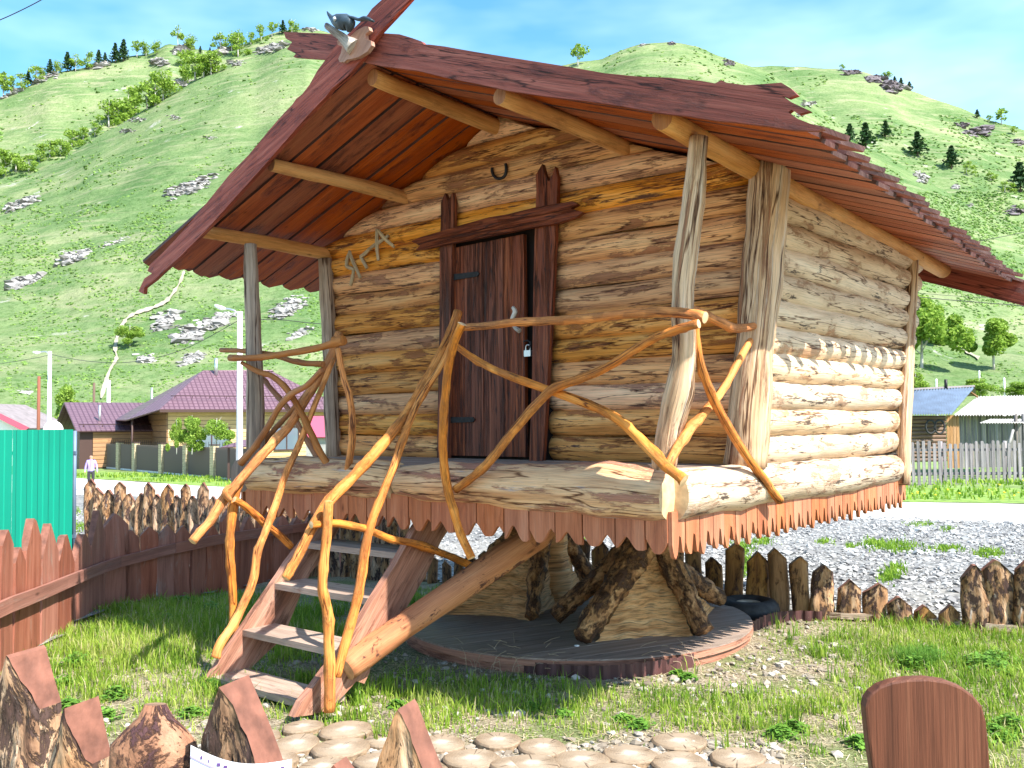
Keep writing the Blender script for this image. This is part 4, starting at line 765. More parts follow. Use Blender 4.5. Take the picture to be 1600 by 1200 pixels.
for px, sx in ((1454, .8), (1468, .85)):
    a = aty(px, 667, 46.3); b = MB(); pts = [a+np.array([.29*math.cos(x)*sx, 0, .33*math.sin(x)]) for x in np.linspace(0, 6.283, 19)]; b.tube(pts, .05, 6, 0, 1, cap=False); b.build('hanging_tyre', 'rubber', None, 'black tyre hung on the old log shed wall, %s of two' % ('left' if px < 1460 else 'right'), 'tyre', 'tyres on the shed wall')
b = MB(); q = aty(1478, 603, 51); b.tube([q-UZ*.3, q+UZ*.35], .09, 6, 0, 1); q = aty(1478, 596, 51); b.build('flue', 'iron', t)
gA = aty(1500, 690, 47.5); gA[2] = zq(gA); t = thing('plank_shed', gA, 'shed of weathered blue grey boards with slate roof at the right edge', 'shed')
A = aty(1528, 620, 51); B = aty(1640, 617, 51); C = aty(1490, 649, 46.4); D = aty(1610, 649, 46.4)
corr4(A, B, C, D, 26, .05).build('roof', 'slate', t)
k = 0; px = 1499.0
while px < 1640:
    wd = random.uniform(3.5, 7); a = aty(px, 650, 47.2); c = aty(px+wd, 650, 47.2); b = MB(); zz = zt-2.6
    b.plate([(a[0], a[1], zz), (c[0]-.02, c[1], zz), (c[0]-.02, c[1], zt+.05), (a[0], a[1], zt+.05+.01*(k % 3))], .03, swap=True); b.build('board', 'wall_planks', t); px += wd; k += 1
A = aty(1548, 655, 45); B = aty(1620, 655, 45); C = aty(1530, 661, 43.6); D = aty(1600, 661, 43.6); t2 = thing('lean_to', (C[0], C[1], zq(C)), 'small lean-to roof on two posts before the plank shed', 'shelter')
corr4(A, B, C, D, 16, .03).build('roof', 'slate', t2)
for px in (1587, 1599):
    q = aty(px, 655, 44); b = MB(); b.tube([(q[0], q[1], zq(q)), (q[0], q[1], q[2]+.4)], .09, 6, .03, 1); b.build('post', 'wall_planks', t2)
q = aty(1575, 700, 43); q2 = aty(1583, 672, 43.5); b = MB(); b.tube([q, q2], .07, 5, .05, 1); b.build('leaning_plank', 'slate', None, 'pale plank leaning against the lean-to post', 'plank')
A = aty(1590, 632, 42); B = aty(1660, 622, 42); C = aty(1565, 650, 40); D = aty(1650, 640, 40); t3 = thing('open_shed_roof', (C[0]+1, C[1], zq(C)), 'dark edge of another roof at the right picture border', 'roof')
corr4(A, B, C, D, 12, .03).build('roof', 'slate', t3)
q = aty(1615, 640, 41); b = MB(); b.tube([(q[0], q[1], zq(q)), (q[0], q[1], q[2])], .1, 6, .03, 1); b.build('post', 'wall_planks', t3)
for k, (px, yt, d) in enumerate(((1463, 592, 80), (1530, 579, 100), (1569, 590, 90))):
    p = aty(px, yt, d); b = MB(); b.tube([(p[0], p[1], GZ), p], .09, 6, 0, 1); b.build('utility_pole', 'concrete', None, ['thin white pole behind the log shed roof', 'thin white pole below the lone birch', 'thin pole near the right edge above the slate roof'][k], 'pole')
# grey picket fence
dF = 34.0; t = thing('grey_picket_fence', aty(1500, 757, dF), 'weathered grey picket fence across the road on the right', 'fence'); px = 1360.0; k = 0; rs = random.Random(5)
zb = aty(1500, 757, dF)[2]
while px < 1720:
    q = aty(px, 700, dF); h = 1.5+rs.uniform(-.06, .06); b = MB(); b.slab([(-.052, -.1), (.052, -.1), (.052, h), (.0, h+.03), (-.052, h)], (q[0], q[1], zb), (1, 0, rs.uniform(-.02, .02)), (rs.uniform(-.015, .015), 0, 1), .025, 1)
    b.build('picket', 'grey_slat', t); px += 8.3; k += 1
for z in (.35, 1.2):
    a = aty(1350, 700, dF+.06); c = aty(1730, 700, dF+.06); b = MB(); b.plate([(a[0], a[1], zb+z), (c[0], c[1], zb+z), (c[0], c[1], zb+z+.09), (a[0], a[1], zb+z+.09)], -.05); b.build('rail', 'grey_slat', t)
for px in (1385, 1470, 1570, 1670):
    q = aty(px, 700, dF+.18); b = MB(); b.tube([(q[0], q[1], zb-.1), (q[0], q[1], zb+1.55)], .07, 6, .03, 1); b.build('post', 'grey_slat', t)
b = MB(); q = aty(1606, 718, dF+.5); b.box(q, q+np.array([4, .05, .45])); b.build('green_board', 'sheet_green', None, 'green board glimpsed behind the grey picket fence', 'board')
# ------------------------------------------------------------------ the log hut (local frame: u along the front, v towards the back)
HUT = thing('log_hut', (*O[:2], 0), 'small log hut with red brown board roof standing on root legs', 'hut'); HUT['_inv'] = [float(q) for row in np.block([[np.eye(3), -O[:, None]], [np.zeros((1, 3)), np.ones((1, 1))]]) for q in row]
def hb(): return MB(True)
ZS = .163; ZT = 3.80; SL = .358; UC = -1.84
def drop(v): return .03*(v+1.2)
def ulim(z, v=0, m=.02): return max(.02, (ZT-z-m-drop(v))/SL)
def flog(zc, a, c, seed, r=.098, vc=.055, k=14, name='wall_log', mat='log_front'):
    """half round front log whose ends follow a(z), c(z)"""
    rs = random.Random(seed); b = hb(); rows = [-1.15, -.8, -.45, -.1, .25, .6, .9, 1.2]; ph = [rs.uniform(0, 6.28) for _ in range(6)]; ids = []
    for th_ in rows:
        line = []
        z_ = zc+.092*math.sin(th_)
        u0, u1 = a(z_), c(z_)
        for i in range(k+1):
            t = i/k; u = u0+(u1-u0)*t; q = 1+.03*math.sin(u*3+ph[0])+.02*math.sin(u*7+ph[1]+th_)+.03*math.sin(u*2.1+ph[2]+th_*2)+.012*math.sin(u*19+ph[3]+th_*3)
            line.append(b.pt((u, vc-r*math.cos(th_)*q, zc+.090*math.sin(th_)+.007*math.sin(u*2.3+ph[4])+.003*math.sin(u*6+ph[5]))))
        ids.append((line, u0, u1))
    for j in range(len(rows)-1):
        for i in range(k):
            l0, l1 = ids[j][0], ids[j+1][0]; us = [ids[j][1]+(ids[j][2]-ids[j][1])*i/k, ids[j][1]+(ids[j][2]-ids[j][1])*(i+1)/k]
            b.face((l0[i], l0[i+1], l1[i+1], l1[i]), [(us[0], rows[j]*r), (us[1], rows[j]*r), (us[1], rows[j+1]*r), (us[0], rows[j+1]*r)], 0, True)
    # ends and back
    bk = [[b.pt((ids[j][1], vc+.03, zc+.092*math.sin(rows[j]))) for j in (0, -1)], [b.pt((ids[j][2], vc+.03, zc+.092*math.sin(rows[j]))) for j in (0, -1)]]
    b.face([q[0][0] for q in ids]+[bk[0][1], bk[0][0]], [(0, 0)]*(len(rows)+2), 1); b.face(([q[0][-1] for q in ids]+[bk[1][1], bk[1][0]])[::-1], [(0, 0)]*(len(rows)+2), 1)
    b.face((ids[0][0][0], bk[0][0], bk[1][0], ids[0][0][-1]), [(0, 0), (0, .1), (3, .1), (3, 0)]); b.face((bk[0][0], bk[0][1], bk[1][1], bk[1][0]), [(0, 0), (0, .2), (3, .2), (3, 0)])
    return b.build(name, [mat, 'cut_wood'], HUT)
for k in range(15):
    zc = FZ+.0815+ZS*k
    wl = lambda z: max(-3.60-.085*(z-FZ), UC-ulim(z)); wr = lambda z: min(.02+.03*(z-FZ), UC+ulim(z))
    if k <= 9:
        flog(zc, wl, lambda z: -2.36, 10+k, k=9, r=.098+.004*math.sin(k*2.3)); flog(zc, lambda z: -1.40, wr, 40+k, k=11, r=.098+.004*math.sin(k*1.7))
    else: flog(zc, wl, wr, 60+k, k=18)
# inner skin so the wall is solid
b = hb(); b.slab([(-3.62, FZ-.1), (.0, FZ-.1), (.1, 3.0), (UC, 3.62), (-3.72, 2.98)], (0, .13, 0), (1, 0, 0), (0, 0, 1), .03); b.build('inner_wall', 'old_log', HUT)
b = hb(); b.slab([(-3.62, FZ-.1), (.0, FZ-.1), (.1, 2.98), (UC, 3.5), (-3.72, 2.94)], (0, 2.74, 0), (1, 0, 0), (0, 0, 1), .03); b.build('inner_wall', 'old_log', HUT)
def sw(z): return 2.68+.30*(z-FZ)
for k in range(10):
    zc = FZ+.0815+ZS*k; r = .097
    b = hb(); b.tube([(.0+.02*(zc-FZ), .05, zc), (.01+.03*(zc-FZ), 1.0, zc+.012*math.sin(k*3)), (.01+.03*(zc-FZ), 2.0, zc-.012*math.sin(k*2)), (.01+.03*(zc-FZ), sw(zc), zc)], [r*1.02, r, r, r*.97, r*.8], 14, .035, 9, seed=100+k, nodes=7); b.build('wall_log', ['log_side', 'cut_wood'], HUT)
    b = hb(); b.tube([(-3.58-.03*(zc-FZ), .05, zc), (-3.58-.03*(zc-FZ), sw(zc), zc)], r, 8, .03, 3, seed=130+k); b.build('wall_log', ['log_side', 'cut_wood'], HUT)
for k in range(14):
    zc = FZ+.0815+ZS*k; h = min(1.8, ulim(zc, 3, .12)); b = hb(); b.tube([(UC-h, sw(zc)-.12, zc), (UC+h, sw(zc)-.12, zc)], .096, 8, .03, 3, seed=160+k); b.build('wall_log', ['log_side', 'cut_wood'], HUT)
# floor, base logs
for k in range(8):
    v0 = -.97+k*.125; b = hb(); b.slab([(-3.35, v0), (-.02, v0), (-.02, v0+.118), (-3.35, v0+.118)], (0, 0, FZ-.04+.002*(k % 2)), UX, UY, .037); b.build('floor_board', 'deck', HUT)
b = hb(); b.box((-3.5, .04, FZ-.06), (.0, 2.7, FZ-.01)); b.build('subfloor', 'deck', HUT)
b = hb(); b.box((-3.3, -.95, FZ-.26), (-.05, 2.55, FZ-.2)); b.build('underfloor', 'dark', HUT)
b = hb(); b.tube([(-3.32, -.98, 1.235), (-2.8, -.985, 1.25), (-2.2, -.98, 1.245), (-1.86, -.98, 1.24)], [.12, .13, .13, .125], 16, .04, 6, seed=3); b.build('sill_log', ['log_base', 'cut_wood'], HUT)
b = hb(); b.tube([(-1.82, -.98, 1.24), (-1.4, -.985, 1.247), (-.9, -.99, 1.24), (-.4, -.985, 1.247), (.075, -.985, 1.232)], [.10, .122, .13, .124, .142, .128], 16, .05, 6, seed=5, nodes=7); b.build('sill_log', ['log_base', 'cut_wood'], HUT)
b = hb(); b.tube([(.045, -.98, 1.232), (.045, -.4, 1.235), (.04, .5, 1.225), (.04, 1.6, 1.222), (.04, 2.62, 1.215)], [.12, .126, .122, .126, .12, .105], 18, .03, 7, seed=8, nodes=9); b.build('sill_log', ['log_side', 'cut_wood'], HUT)
b = hb(); b.tube([(-3.42, -1.05, 1.232), (-3.5, .8, 1.23), (-3.55, 2.6, 1.22)], .115, 12, .04, 4, seed=9); b.build('sill_log', ['log_base', 'old_log'], HUT)
b = hb(); b.tube([(-3.5, 2.55, 1.225), (0, 2.55, 1.225)], .11, 10, .04, 3, seed=10); b.build('sill_log', ['log_base', 'cut_wood'], HUT)
for v in (.4, 1.5):
    b = hb(); b.tube([(-3.3, v, 1.03), (-.15, v, 1.03)], .07, 8, .04, 3, seed=int(v*7)); b.build('joist', 'old_log', HUT)
# skirt boards with cut lower edges
rs = random.Random(11); u = -3.36
while u < .02:
    wd = rs.uniform(.165, .195); wd = min(wd, .075-u); ph = rs.choice([0, .6, 3.4, 3.9]); am = rs.uniform(.03, .042); pts = [(0, 1.17), (wd, 1.17)]
    for i in range(15):
        x = wd*(1-i/14); q = x/.16*6.283+ph; pts.append((x, .995+am*math.cos(q)-.012*abs(math.sin(q))))
    b = hb(); b.slab(pts, (u, -1.02-.004*rs.random(), 0), UX, UZ, .022, 1); b.build('skirt_board', 'skirt', HUT); u += wd+.009
v = -1.04
while v < 2.5:
    wd = rs.uniform(.118, .14); q = rs.uniform(-.015, .015)
    pts = [(0, 1.16), (wd, 1.16), (wd, 1.0), (wd*.9, .955+q), (wd*.8, .965+q), (wd*.68, 1.03), (wd*.55, 1.04), (wd*.5, 1.0), (wd*.42, .955+q), (wd*.28, .925-q), (wd*.15, .94-q), (.0, 1.0)]
    b = hb(); b.slab(pts, (.075+.003*rs.random(), v, 0), UY, UZ, .022, 1); b.build('skirt_board', 'skirt', HUT); v += wd+.007
v = -1.0
while v < 2.4:
    b = hb(); b.slab([(0, 1.16), (.11, 1.16), (.11, 1.0), (.05, .95), (0, 1.0)], (-3.48, v, 0), UY, UZ, .022, 1); b.build('skirt_board', 'skirt', HUT); v += .118

# posts -----------------------------------------------------------
def pxpath(pts, f, arg): return [f(x, y, arg) for x, y in pts]
def pole(pts, f, arg, rad, mat='pole', parent=HUT, name='railing_pole', n=10, lump=.045, k=5, off=None):
    if 'post' not in name: rad = [q*1.17 for q in rad]
    P = pxpath(pts, f, arg)
    if off is not None: P = [p+np.asarray(off) for p in P]
    b = hb(); b.tube(P, rad, n, lump, k, seed=int(abs(pts[0][0])*7+pts[-1][1]), nodes=0 if 'post' in name else len(pts)); return b.build(name, [mat, 'cut_wood'] if mat == 'pole' else mat, parent)
pole([(1204, 257), (1199, 330), (1192, 400), (1186, 480), (1178, 560), (1171, 640), (1165, 727)], onv, -.07, [.112, .118, .115, .11, .105, .112, .12, .135], 'post', name='corner_post', n=12, lump=.05)
pole([(508, 405), (513, 500), (517, 600), (521, 718)], onv, -.06, [.058, .062, .06, .066], 'grey_post', name='corner_post', lump=.05)
pole([(1427, 386), (1423, 480), (1419, 560), (1414, 660), (1411, 757)], onu, .12, [.05, .045, .05, .052, .055], 'post', name='corner_post', lump=.04)
pole([(391, 382), (393, 450), (396, 520), (399, 620), (399, 722)], onv, -.93, [.048, .054, .056, .062, .066, .068], 'grey_post', name='porch_post', lump=.04)
pole([(1092, 214), (1085, 300), (1072, 400), (1066, 480), (1070, 540), (1063, 600), (1048, 665), (1037, 737)], onv, -.93, [.048, .052, .058, .058, .06, .062, .07, .064, .062], 'post', name='porch_post', n=12, lump=.05)
# purlins
def purlin(u0, z0, u1, z1, r, seed, v1=3.75):
    b = hb(); dv = 1.15; P = [np.array([u0, -1.17, z0]), np.array([u1, 0, z1]), np.array([u1+(u1-u0)*.3, v1, z1-.03*v1])]; b.tube(P, [r*.92, r, r*1.05, r, r], 12, .03, 6, seed=seed); b.build('purlin', ['purlin', 'pole_dark'], HUT)
purlin(-1.88, 3.735, -1.86, 3.70, .056, 1); purlin(-2.90, 3.375, -2.80, 3.345, .05, 2); purlin(-3.80, 3.045, -3.70, 3.01, .052, 3); purlin(-.86, 3.385, -.80, 3.35, .052, 4); purlin(.15, 3.045, .13, 3.02, .062, 5)
# roof boards ------------------------------------------------------
def roofpt(side, s, v, up_=0):   # s: metres along the slope from the ridge
    c = math.cos(math.atan(SL)); sn = math.sin(math.atan(SL)); return np.array([UC+side*(s*c+up_*sn*1), v, ZT-s*sn-drop(v)+up_*c])
def slope_len(side, v): return ((.93-.05*(v+1.2))-UC)/math.cos(math.atan(SL)) if side > 0 else (2.62)/math.cos(math.atan(SL))
rs = random.Random(21)
for side in (1, -1):
    for layer in (0, 1):
        v = -1.232+(.11 if layer else 0); 
        while v < 3.85:
            wd = rs.uniform(.19, .205) if layer == 0 else rs.uniform(.15, .175); Ln = slope_len(side, v)+rs.uniform(-.02, .03)+(.0 if layer == 0 else rs.uniform(-.03, .05)); ex = roofpt(side, 1, v)-roofpt(side, 0, v); ey = roofpt(side, 0, v+1)-roofpt(side, 0, v); nz = roofpt(side, 0, v, 1)-roofpt(side, 0, v)
            o = roofpt(side, 0, v, .002+layer*.026+rs.uniform(0, .003)); tp = rs.uniform(.35, .6)
            if side < 0: end = [(Ln-.02, 0), (Ln+.005, wd*.2), (Ln+.035, wd*tp+.02), (Ln-.05, wd)]
            else: end = [(Ln-.14-.02*layer, 0), (Ln-.10+.05*layer, wd*.15), (Ln-.09+.09*layer, wd*tp), (Ln-.07+.10*layer, wd*(tp+.28)), (Ln-.08+.09*layer, wd*.93), (Ln-.13+.05*layer, wd)]
            out = [(0.01, 0)]+end+[(0.01, wd)]; b = hb(); s0 = o if side > 0 else o+nz*.022
            # keep the extrusion pointing up on both slopes
            b.slab(out, o, ex, ey, .022, 0, 1) if side > 0 else b.slab([(x, -y) for x, y in out], o, ex, -ey, .022, 0, 1)
            b.build('roof_board', ['stain_under' if layer == 0 else 'stain', 'stain_edge'], HUT); v += .222
b = hb(); b.slab([(0, -.09), (5.0, -.09), (5.0, .09), (0, .09)], (UC, -1.2, ZT+.045), (0, 1, -.03), (1, 0, 0), -.03); b.build('ridge_board', 'stain', HUT)
# bargeboards: carved ends
def traced(pts, v, t, name, mat, parent=HUT, grain=0, f=onv, lab=None):
    P = [f(x, y, v) for x, y in pts]; e = (1, 0, 0) if f is onv else (0, 1, 0)
    ax = np.array(e, float); pts2 = [((p@ax), p[2]) for p in P]
    if grain:   # grain runs along the direction given
        g = R(grain); ca, sa = math.cos(g), math.sin(g); c0 = np.mean(pts2, axis=0); out = [((x-c0[0])*ca+(z-c0[1])*sa, -(x-c0[0])*sa+(z-c0[1])*ca) for x, z in pts2]
        ex = ax*ca+UZ*sa; ey = -ax*sa+UZ*ca; o = ax*c0[0]+UZ*c0[1]+(UY*v if f is onv else UX*v)
        b = hb(); b.slab(out, o, ex, ey, t); return b.build(name, mat, parent, lab)
    b = hb(); b.slab(pts2, (0, v, 0) if f is onv else (v, 0, 0), ax, UZ, t); return b.build(name, mat, parent, lab)
RB = [(449, 52), (475, 53), (500, 54), (545, 57), (600, 54), (630, 56), (650, 62), (664, 67), (668, 72), (676, 72), (700, 75), (745, 83), (800, 92), (850, 100), (900, 108), (950, 117), (1000, 122), (1050, 124), (1100, 129), (1122, 133), (1132, 128), (1140, 132), (1170, 136), (1200, 134), (1225, 132), (1240, 141), (1250, 151), (1236, 156), (1226, 152), (1240, 162), (1270, 176), (1252, 181), (1241, 174), (1236, 178), (1250, 188), (1291, 204), (1280, 207), (1240, 205), (1200, 199), (1150, 193), (1125, 191), (1080, 184), (1030, 178), (980, 169), (920, 160), (860, 153), (800, 144), (750, 133), (700, 123), (660, 113), (600, 105), (565, 97), (520, 95), (490, 93), (464, 91), (468, 86), (454, 79), (457, 75), (462, 68), (452, 62)]
traced(RB, -1.235, .03, 'bargeboard', 'stain', grain=-19.7)
LB = [(690, -60), (640, -22), (605, 0), (587, 16), (580, 26), (554, 51), (527, 77), (514, 96), (502, 112), (489, 135), (478, 149), (469, 156), (462, 166), (450, 178), (428, 203), (394, 244), (366, 272), (328, 319), (302, 350), (278, 377), (258, 398), (240, 414), (236, 424), (243, 428), (231, 436), (222, 456), (230, 460), (231, 450), (247, 438), (262, 424), (285, 404), (310, 379), (331, 357), (376, 307), (423, 255), (442, 233), (486, 183), (505, 163), (515, 153), (524, 141), (549, 121), (568, 99), (587, 70), (600, 52), (630, 20), (648, 0), (705, -55)]
traced(LB, -1.268, .03, 'bargeboard', 'stain', grain=19.7+0)
# rear bargeboards
b = hb(); v_ = 3.9
for side in (1, -1):
    p0, p1 = roofpt(side, -.2, v_), roofpt(side, 2.98, v_); b = hb(); b.slab([(-.2, -.16), (2.9, -.17), (3.05, -.05), (2.98, .05), (-.2, .05)], roofpt(side, 0, v_), roofpt(side, 1, v_)-roofpt(side, 0, v_), UZ, .03*side); b.build('bargeboard', 'stain', HUT)
# door ---------------------------------------------------------------
b = hb(); b.box((-2.36, .02, FZ-.02), (-1.38, .06, 2.95)); b.build('doorway_backing', 'dark', HUT)  # near-black board stands in for the unlit inside seen through the door gap
D0 = hb(); DOOR = None; us = [-2.305, -2.13, -1.95, -1.765, -1.575]
for i in range(4):
    b = hb(); b.slab([(us[i]+.003, FZ+.02), (us[i+1]-.003, FZ+.02), (us[i+1]-.003, 2.875+.004*i), (us[i]+.003, 2.87+.004*i)], (0, -.028-.002*(i % 2), 0), UX, UZ, .035, 1); o = b.build('door_plank' if DOOR else 'door', 'door', HUT if not DOOR else DOOR)
    if not DOOR: DOOR = o; o['_inv'] = HUT['_inv']
def tubeh(name, P, r, mat, parent, n=8, lump=.03, k=3): b = hb(); b.tube(P, r, n, lump, k, seed=int(abs(P[0][0])*100)); return b.build(name, mat, parent)
for py in (433, 656):
    a = onv(708 if py < 500 else 703, py, -.08); c = onv(748 if py < 500 else 741, py, -.08); b = hb(); h = .022
    b.slab([(a[0], a[2]-h), (c[0]-.02, a[2]-h*.8), (c[0], a[2]), (c[0]-.02, a[2]+h*.8), (a[0], a[2]+h)], (0, -.066, 0), UX, UZ, .01); b.build('hinge', 'iron', DOOR)
tubeh('door_handle', pxpath([(801, 480), (805, 487), (800, 500), (805, 512), (812, 517)], onv, -.13), [.012, .018, .014, .014, .018], 'branch_grey', DOOR)
tubeh('hasp', pxpath([(818, 534), (824, 532), (829, 536), (826, 545)], onv, -.10), .006, 'iron', DOOR)
# frame posts and lintel
FRL = [(688, 715), (690, 600), (692, 500), (692, 400), (694, 340), (694, 318), (700, 303), (705, 316), (712, 302), (715, 318), (714, 345), (711, 400), (709, 500), (707, 600), (705, 716)]
FRR = [(832, 720), (836, 600), (838, 480), (840, 380), (843, 300), (842, 275), (852, 258), (856, 274), (862, 285), (868, 274), (872, 262), (876, 280), (874, 330), (872, 380), (866, 500), (860, 600), (853, 721)]
traced(FRL, -.062, .035, 'door_frame', 'door', grain=89.9); traced(FRR, -.062, .035, 'door_frame', 'door', grain=89.9)
traced([(648, 378), (662, 372), (690, 364), (730, 352), (770, 341), (800, 336), (840, 326), (875, 320), (900, 316), (908, 321), (896, 327), (916, 333), (905, 341), (880, 350), (850, 354), (800, 364), (750, 374), (700, 383), (670, 390), (655, 392), (662, 385)], -.10, .04, 'lintel', 'door', grain=1)
# horseshoe and stick letters
pts = [(769, 262), (769, 268), (772, 275), (778, 279), (785, 278), (790, 272), (791, 262), (790, 256)]; P = pxpath(pts, onv, -.062); tubeh('horseshoe', P, .011, 'iron', HUT, 8, 0, 4)
def zz(x, y): return (400+x/3.2, 350+y/3.2)
for st in ([(467, 135), (478, 170), (522, 268)], [(466, 145), (455, 180), (452, 212)], [(452, 212), (472, 220), (492, 226)], [(488, 232), (482, 270), (473, 308)],
           [(523, 160), (536, 185), (555, 220)], [(522, 164), (545, 148), (568, 124)], [(605, 25), (604, 80), (606, 130), (612, 182)], [(608, 28), (640, 68), (690, 114)], [(566, 124), (610, 95), (662, 58)]):
    tubeh('letter_stick', pxpath([zz(*q) for q in st], onv, -.068-.006*random.random()), [.013, .016, .013], 'stick', HUT, 7, .06, 3)
# railing of the porch
fv = -1.10
pole([(720, 512), (760, 509), (800, 504), (860, 501), (920, 497), (980, 490), (1030, 487), (1070, 490), (1102, 496)], onv, fv, [.017, .019, .02, .021, .022, .024], 'pole')
pole([(708, 537), (740, 560), (780, 581), (850, 607), (920, 632), (965, 655), (1005, 692), (1040, 728), (1070, 750)], onv, fv-.02, [.016, .018, .02, .021, .022, .024], 'pole')
pole([(1092, 506), (1060, 514), (1010, 535), (950, 573), (905, 592), (868, 606), (840, 630), (800, 676), (762, 724), (735, 748), (712, 765)], onv, fv-.06, [.017, .019, .021, .021, .02], 'pole')
pole([(722, 506), (708, 540), (699, 585), (694, 640), (692, 700), (697, 750), (706, 790), (720, 835), (737, 872)], onv, fv-.1, [.022, .02, .021, .022, .02, .019], 'pole')
pole([(1064, 463), (1080, 482), (1098, 490), (1122, 502), (1145, 512), (1165, 512), (1190, 507)], onu, .13, [.013, .02, .022, .021, .018], 'pole')
pole([(1087, 505), (1090, 545), (1102, 592), (1122, 638), (1155, 695), (1190, 745), (1218, 782)], onu, .17, [.015, .018, .02, .021, .022], 'pole')
pole([(1186, 512), (1165, 545), (1146, 580), (1127, 612), (1100, 645), (1075, 675), (1055, 705), (1042, 732)], onu, .11, [.016, .018, .02, .021, .022], 'pole')
# left part of the porch railing
fl = -1.06
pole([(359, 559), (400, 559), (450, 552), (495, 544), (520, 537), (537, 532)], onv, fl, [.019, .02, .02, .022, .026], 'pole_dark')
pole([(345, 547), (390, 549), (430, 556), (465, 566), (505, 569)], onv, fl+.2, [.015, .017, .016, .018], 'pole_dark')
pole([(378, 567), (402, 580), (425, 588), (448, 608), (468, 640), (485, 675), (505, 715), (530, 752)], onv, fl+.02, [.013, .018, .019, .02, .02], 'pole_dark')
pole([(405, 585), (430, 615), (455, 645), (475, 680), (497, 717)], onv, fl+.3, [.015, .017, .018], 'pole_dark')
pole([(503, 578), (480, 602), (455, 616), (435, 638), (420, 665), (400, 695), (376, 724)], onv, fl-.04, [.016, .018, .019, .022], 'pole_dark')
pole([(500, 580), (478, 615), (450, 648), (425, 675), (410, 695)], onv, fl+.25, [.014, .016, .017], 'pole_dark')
pole([(528, 545), (537, 590), (546, 620), (551, 665), (548, 705), (541, 745)], onv, fl-.02, [.016, .018, .02, .02], 'pole')

# crow ornament on the gable --------------------------------------------
q = wor(onv(555, 80, -1.33)); CR_ = thing('crow_ornament', q, 'carved black bird perched on a branch on a wooden plaque at the roof peak', 'ornament')
traced([(576, 43), (581, 44), (583, 50), (576, 56), (576, 62), (585, 66), (586, 73), (579, 83), (566, 91), (555, 94), (548, 95), (543, 99), (536, 99), (534, 94), (538, 85), (540, 75), (533, 72), (532, 66), (537, 63), (545, 64), (552, 60), (562, 50)], -1.31, .028, 'plaque', 'plaque', CR_, grain=40)
P = pxpath([(552, 74), (545, 66), (535, 56), (522, 45)], onv, -1.34); P = [p+np.array([0, -.02*i, 0]) for i, p in enumerate(P)]; b = hb(); b.tube(P, [.05, .034, .024, .018], 9, .1, 4, seed=4); b.build('branch', 'branch_grey', CR_)
def v0(x, y, dv=0): return onv(x, y, -1.41)+np.array([0, dv, 0])
b = hb(); b.tube([v0(520, 30), v0(528, 33), v0(538, 35), v0(546, 38), v0(545, 50)], [.02, .042, .05, .04, .012], 10, .03, 5, seed=2); b.build('body', 'crow', CR_)
b = hb(); b.tube([v0(511, 18), v0(514, 23), v0(519, 29), v0(523, 33)], [.003, .010, .017, .022], 8, 0, 4); b.build('beak', 'crow', CR_)
b = hb(); b.tube([v0(526, 26), v0(540, 27), v0(552, 28), v0(562, 31), v0(572, 29), v0(583, 33)], [.022, .028, .02, .018, .026, .014], 8, .02, 4, flat=((0, 0, 1), .5)); b.build('tail', 'crow', CR_)
b = hb(); b.tube([v0(531, 32, -.04), v0(533, 36, -.045)], [.013, .012], 8, 0, 1); b.build('pale_patch', 'crow_pale', CR_)
# padlock
q = onv(825, 552, -.085); PL = thing('padlock', wor(q), 'silver padlock hanging on the dark plank door', 'padlock')
b = hb(); b.slab([(-.026, -.022), (.026, -.022), (.028, -.018), (.028, .02), (-.028, .02), (-.028, -.018)], q+np.array([0, .012, 0]), UX, UZ, .022); b.build('lock_body', 'steel', PL)
b = hb(); b.tube([q+np.array([-.018, 0, .018]), q+np.array([-.018, 0, .04]), q+np.array([-.01, 0, .055]), q+np.array([.01, 0, .055]), q+np.array([.018, 0, .04]), q+np.array([.018, 0, .018])], .0045, 7, 0, 4); b.build('shackle', 'steel', PL)

# ------------------------------------------------------------------ staircase
STq = wor(np.array([-2.25, -1.4, 0])); ST = thing('wooden_stairs', STq, 'steep wooden stairs with branch handrails up to the hut porch', 'stairs')
uL, uR = -2.74, -1.76
traced([(312, 1071), (322, 1055), (345, 1020), (385, 962), (430, 897), (442, 878), (470, 842), (520, 765), (532, 742), (548, 742), (552, 770), (520, 832), (498, 872), (478, 895), (462, 930), (440, 985), (425, 1005), (398, 1030), (366, 1062), (345, 1074), (322, 1076)], uL, .045, 'stringer', 'stringer', ST, grain=50, f=onu)
traced([(450, 1118), (462, 1095), (480, 1072), (500, 1045), (530, 1010), (575, 935), (610, 880), (642, 822), (672, 780), (705, 742), (716, 752), (712, 790), (700, 815), (680, 845), (655, 900), (625, 950), (600, 985), (580, 1015), (572, 1030), (568, 1050), (560, 1066), (548, 1062), (530, 1082), (505, 1106), (480, 1114)], uR, .05, 'stringer', 'stringer', ST, grain=50, f=onu)
zt = [.115, .365, .615, .865, 1.09]
for i, (px, py) in enumerate(((330, 1058), (378, 985), (428, 912), (475, 848), (522, 790))):
    q = onu(px, py, -2.70); b = hb(); b.slab([(-2.695, q[1]), (-1.765, q[1]+.01), (-1.765, q[1]+.255), (-2.695, q[1]+.25)], (0, 0, q[2]-.035), UX, UY, .038); b.build('tread', 'tread', ST)
def sp(pts, f, arg, rad, mat='pole', name='rail_branch'): return pole(pts, f, arg, rad, mat, ST, name)
hu = -1.70
sp([(716, 487), (702, 525), (680, 570), (652, 620), (636, 645), (610, 680), (577, 718), (545, 752), (515, 782), (493, 815), (475, 850), (460, 880), (446, 904)], onu, hu, [.026, .027, .027, .028, .027, .024, .02], name='handrail')
sp([(708, 530), (690, 570), (655, 625), (632, 680), (615, 730), (588, 795), (572, 850), (564, 905), (552, 960), (538, 1010), (526, 1058)], onu, hu+.07, [.015, .018, .02, .022, .024, .024, .022])
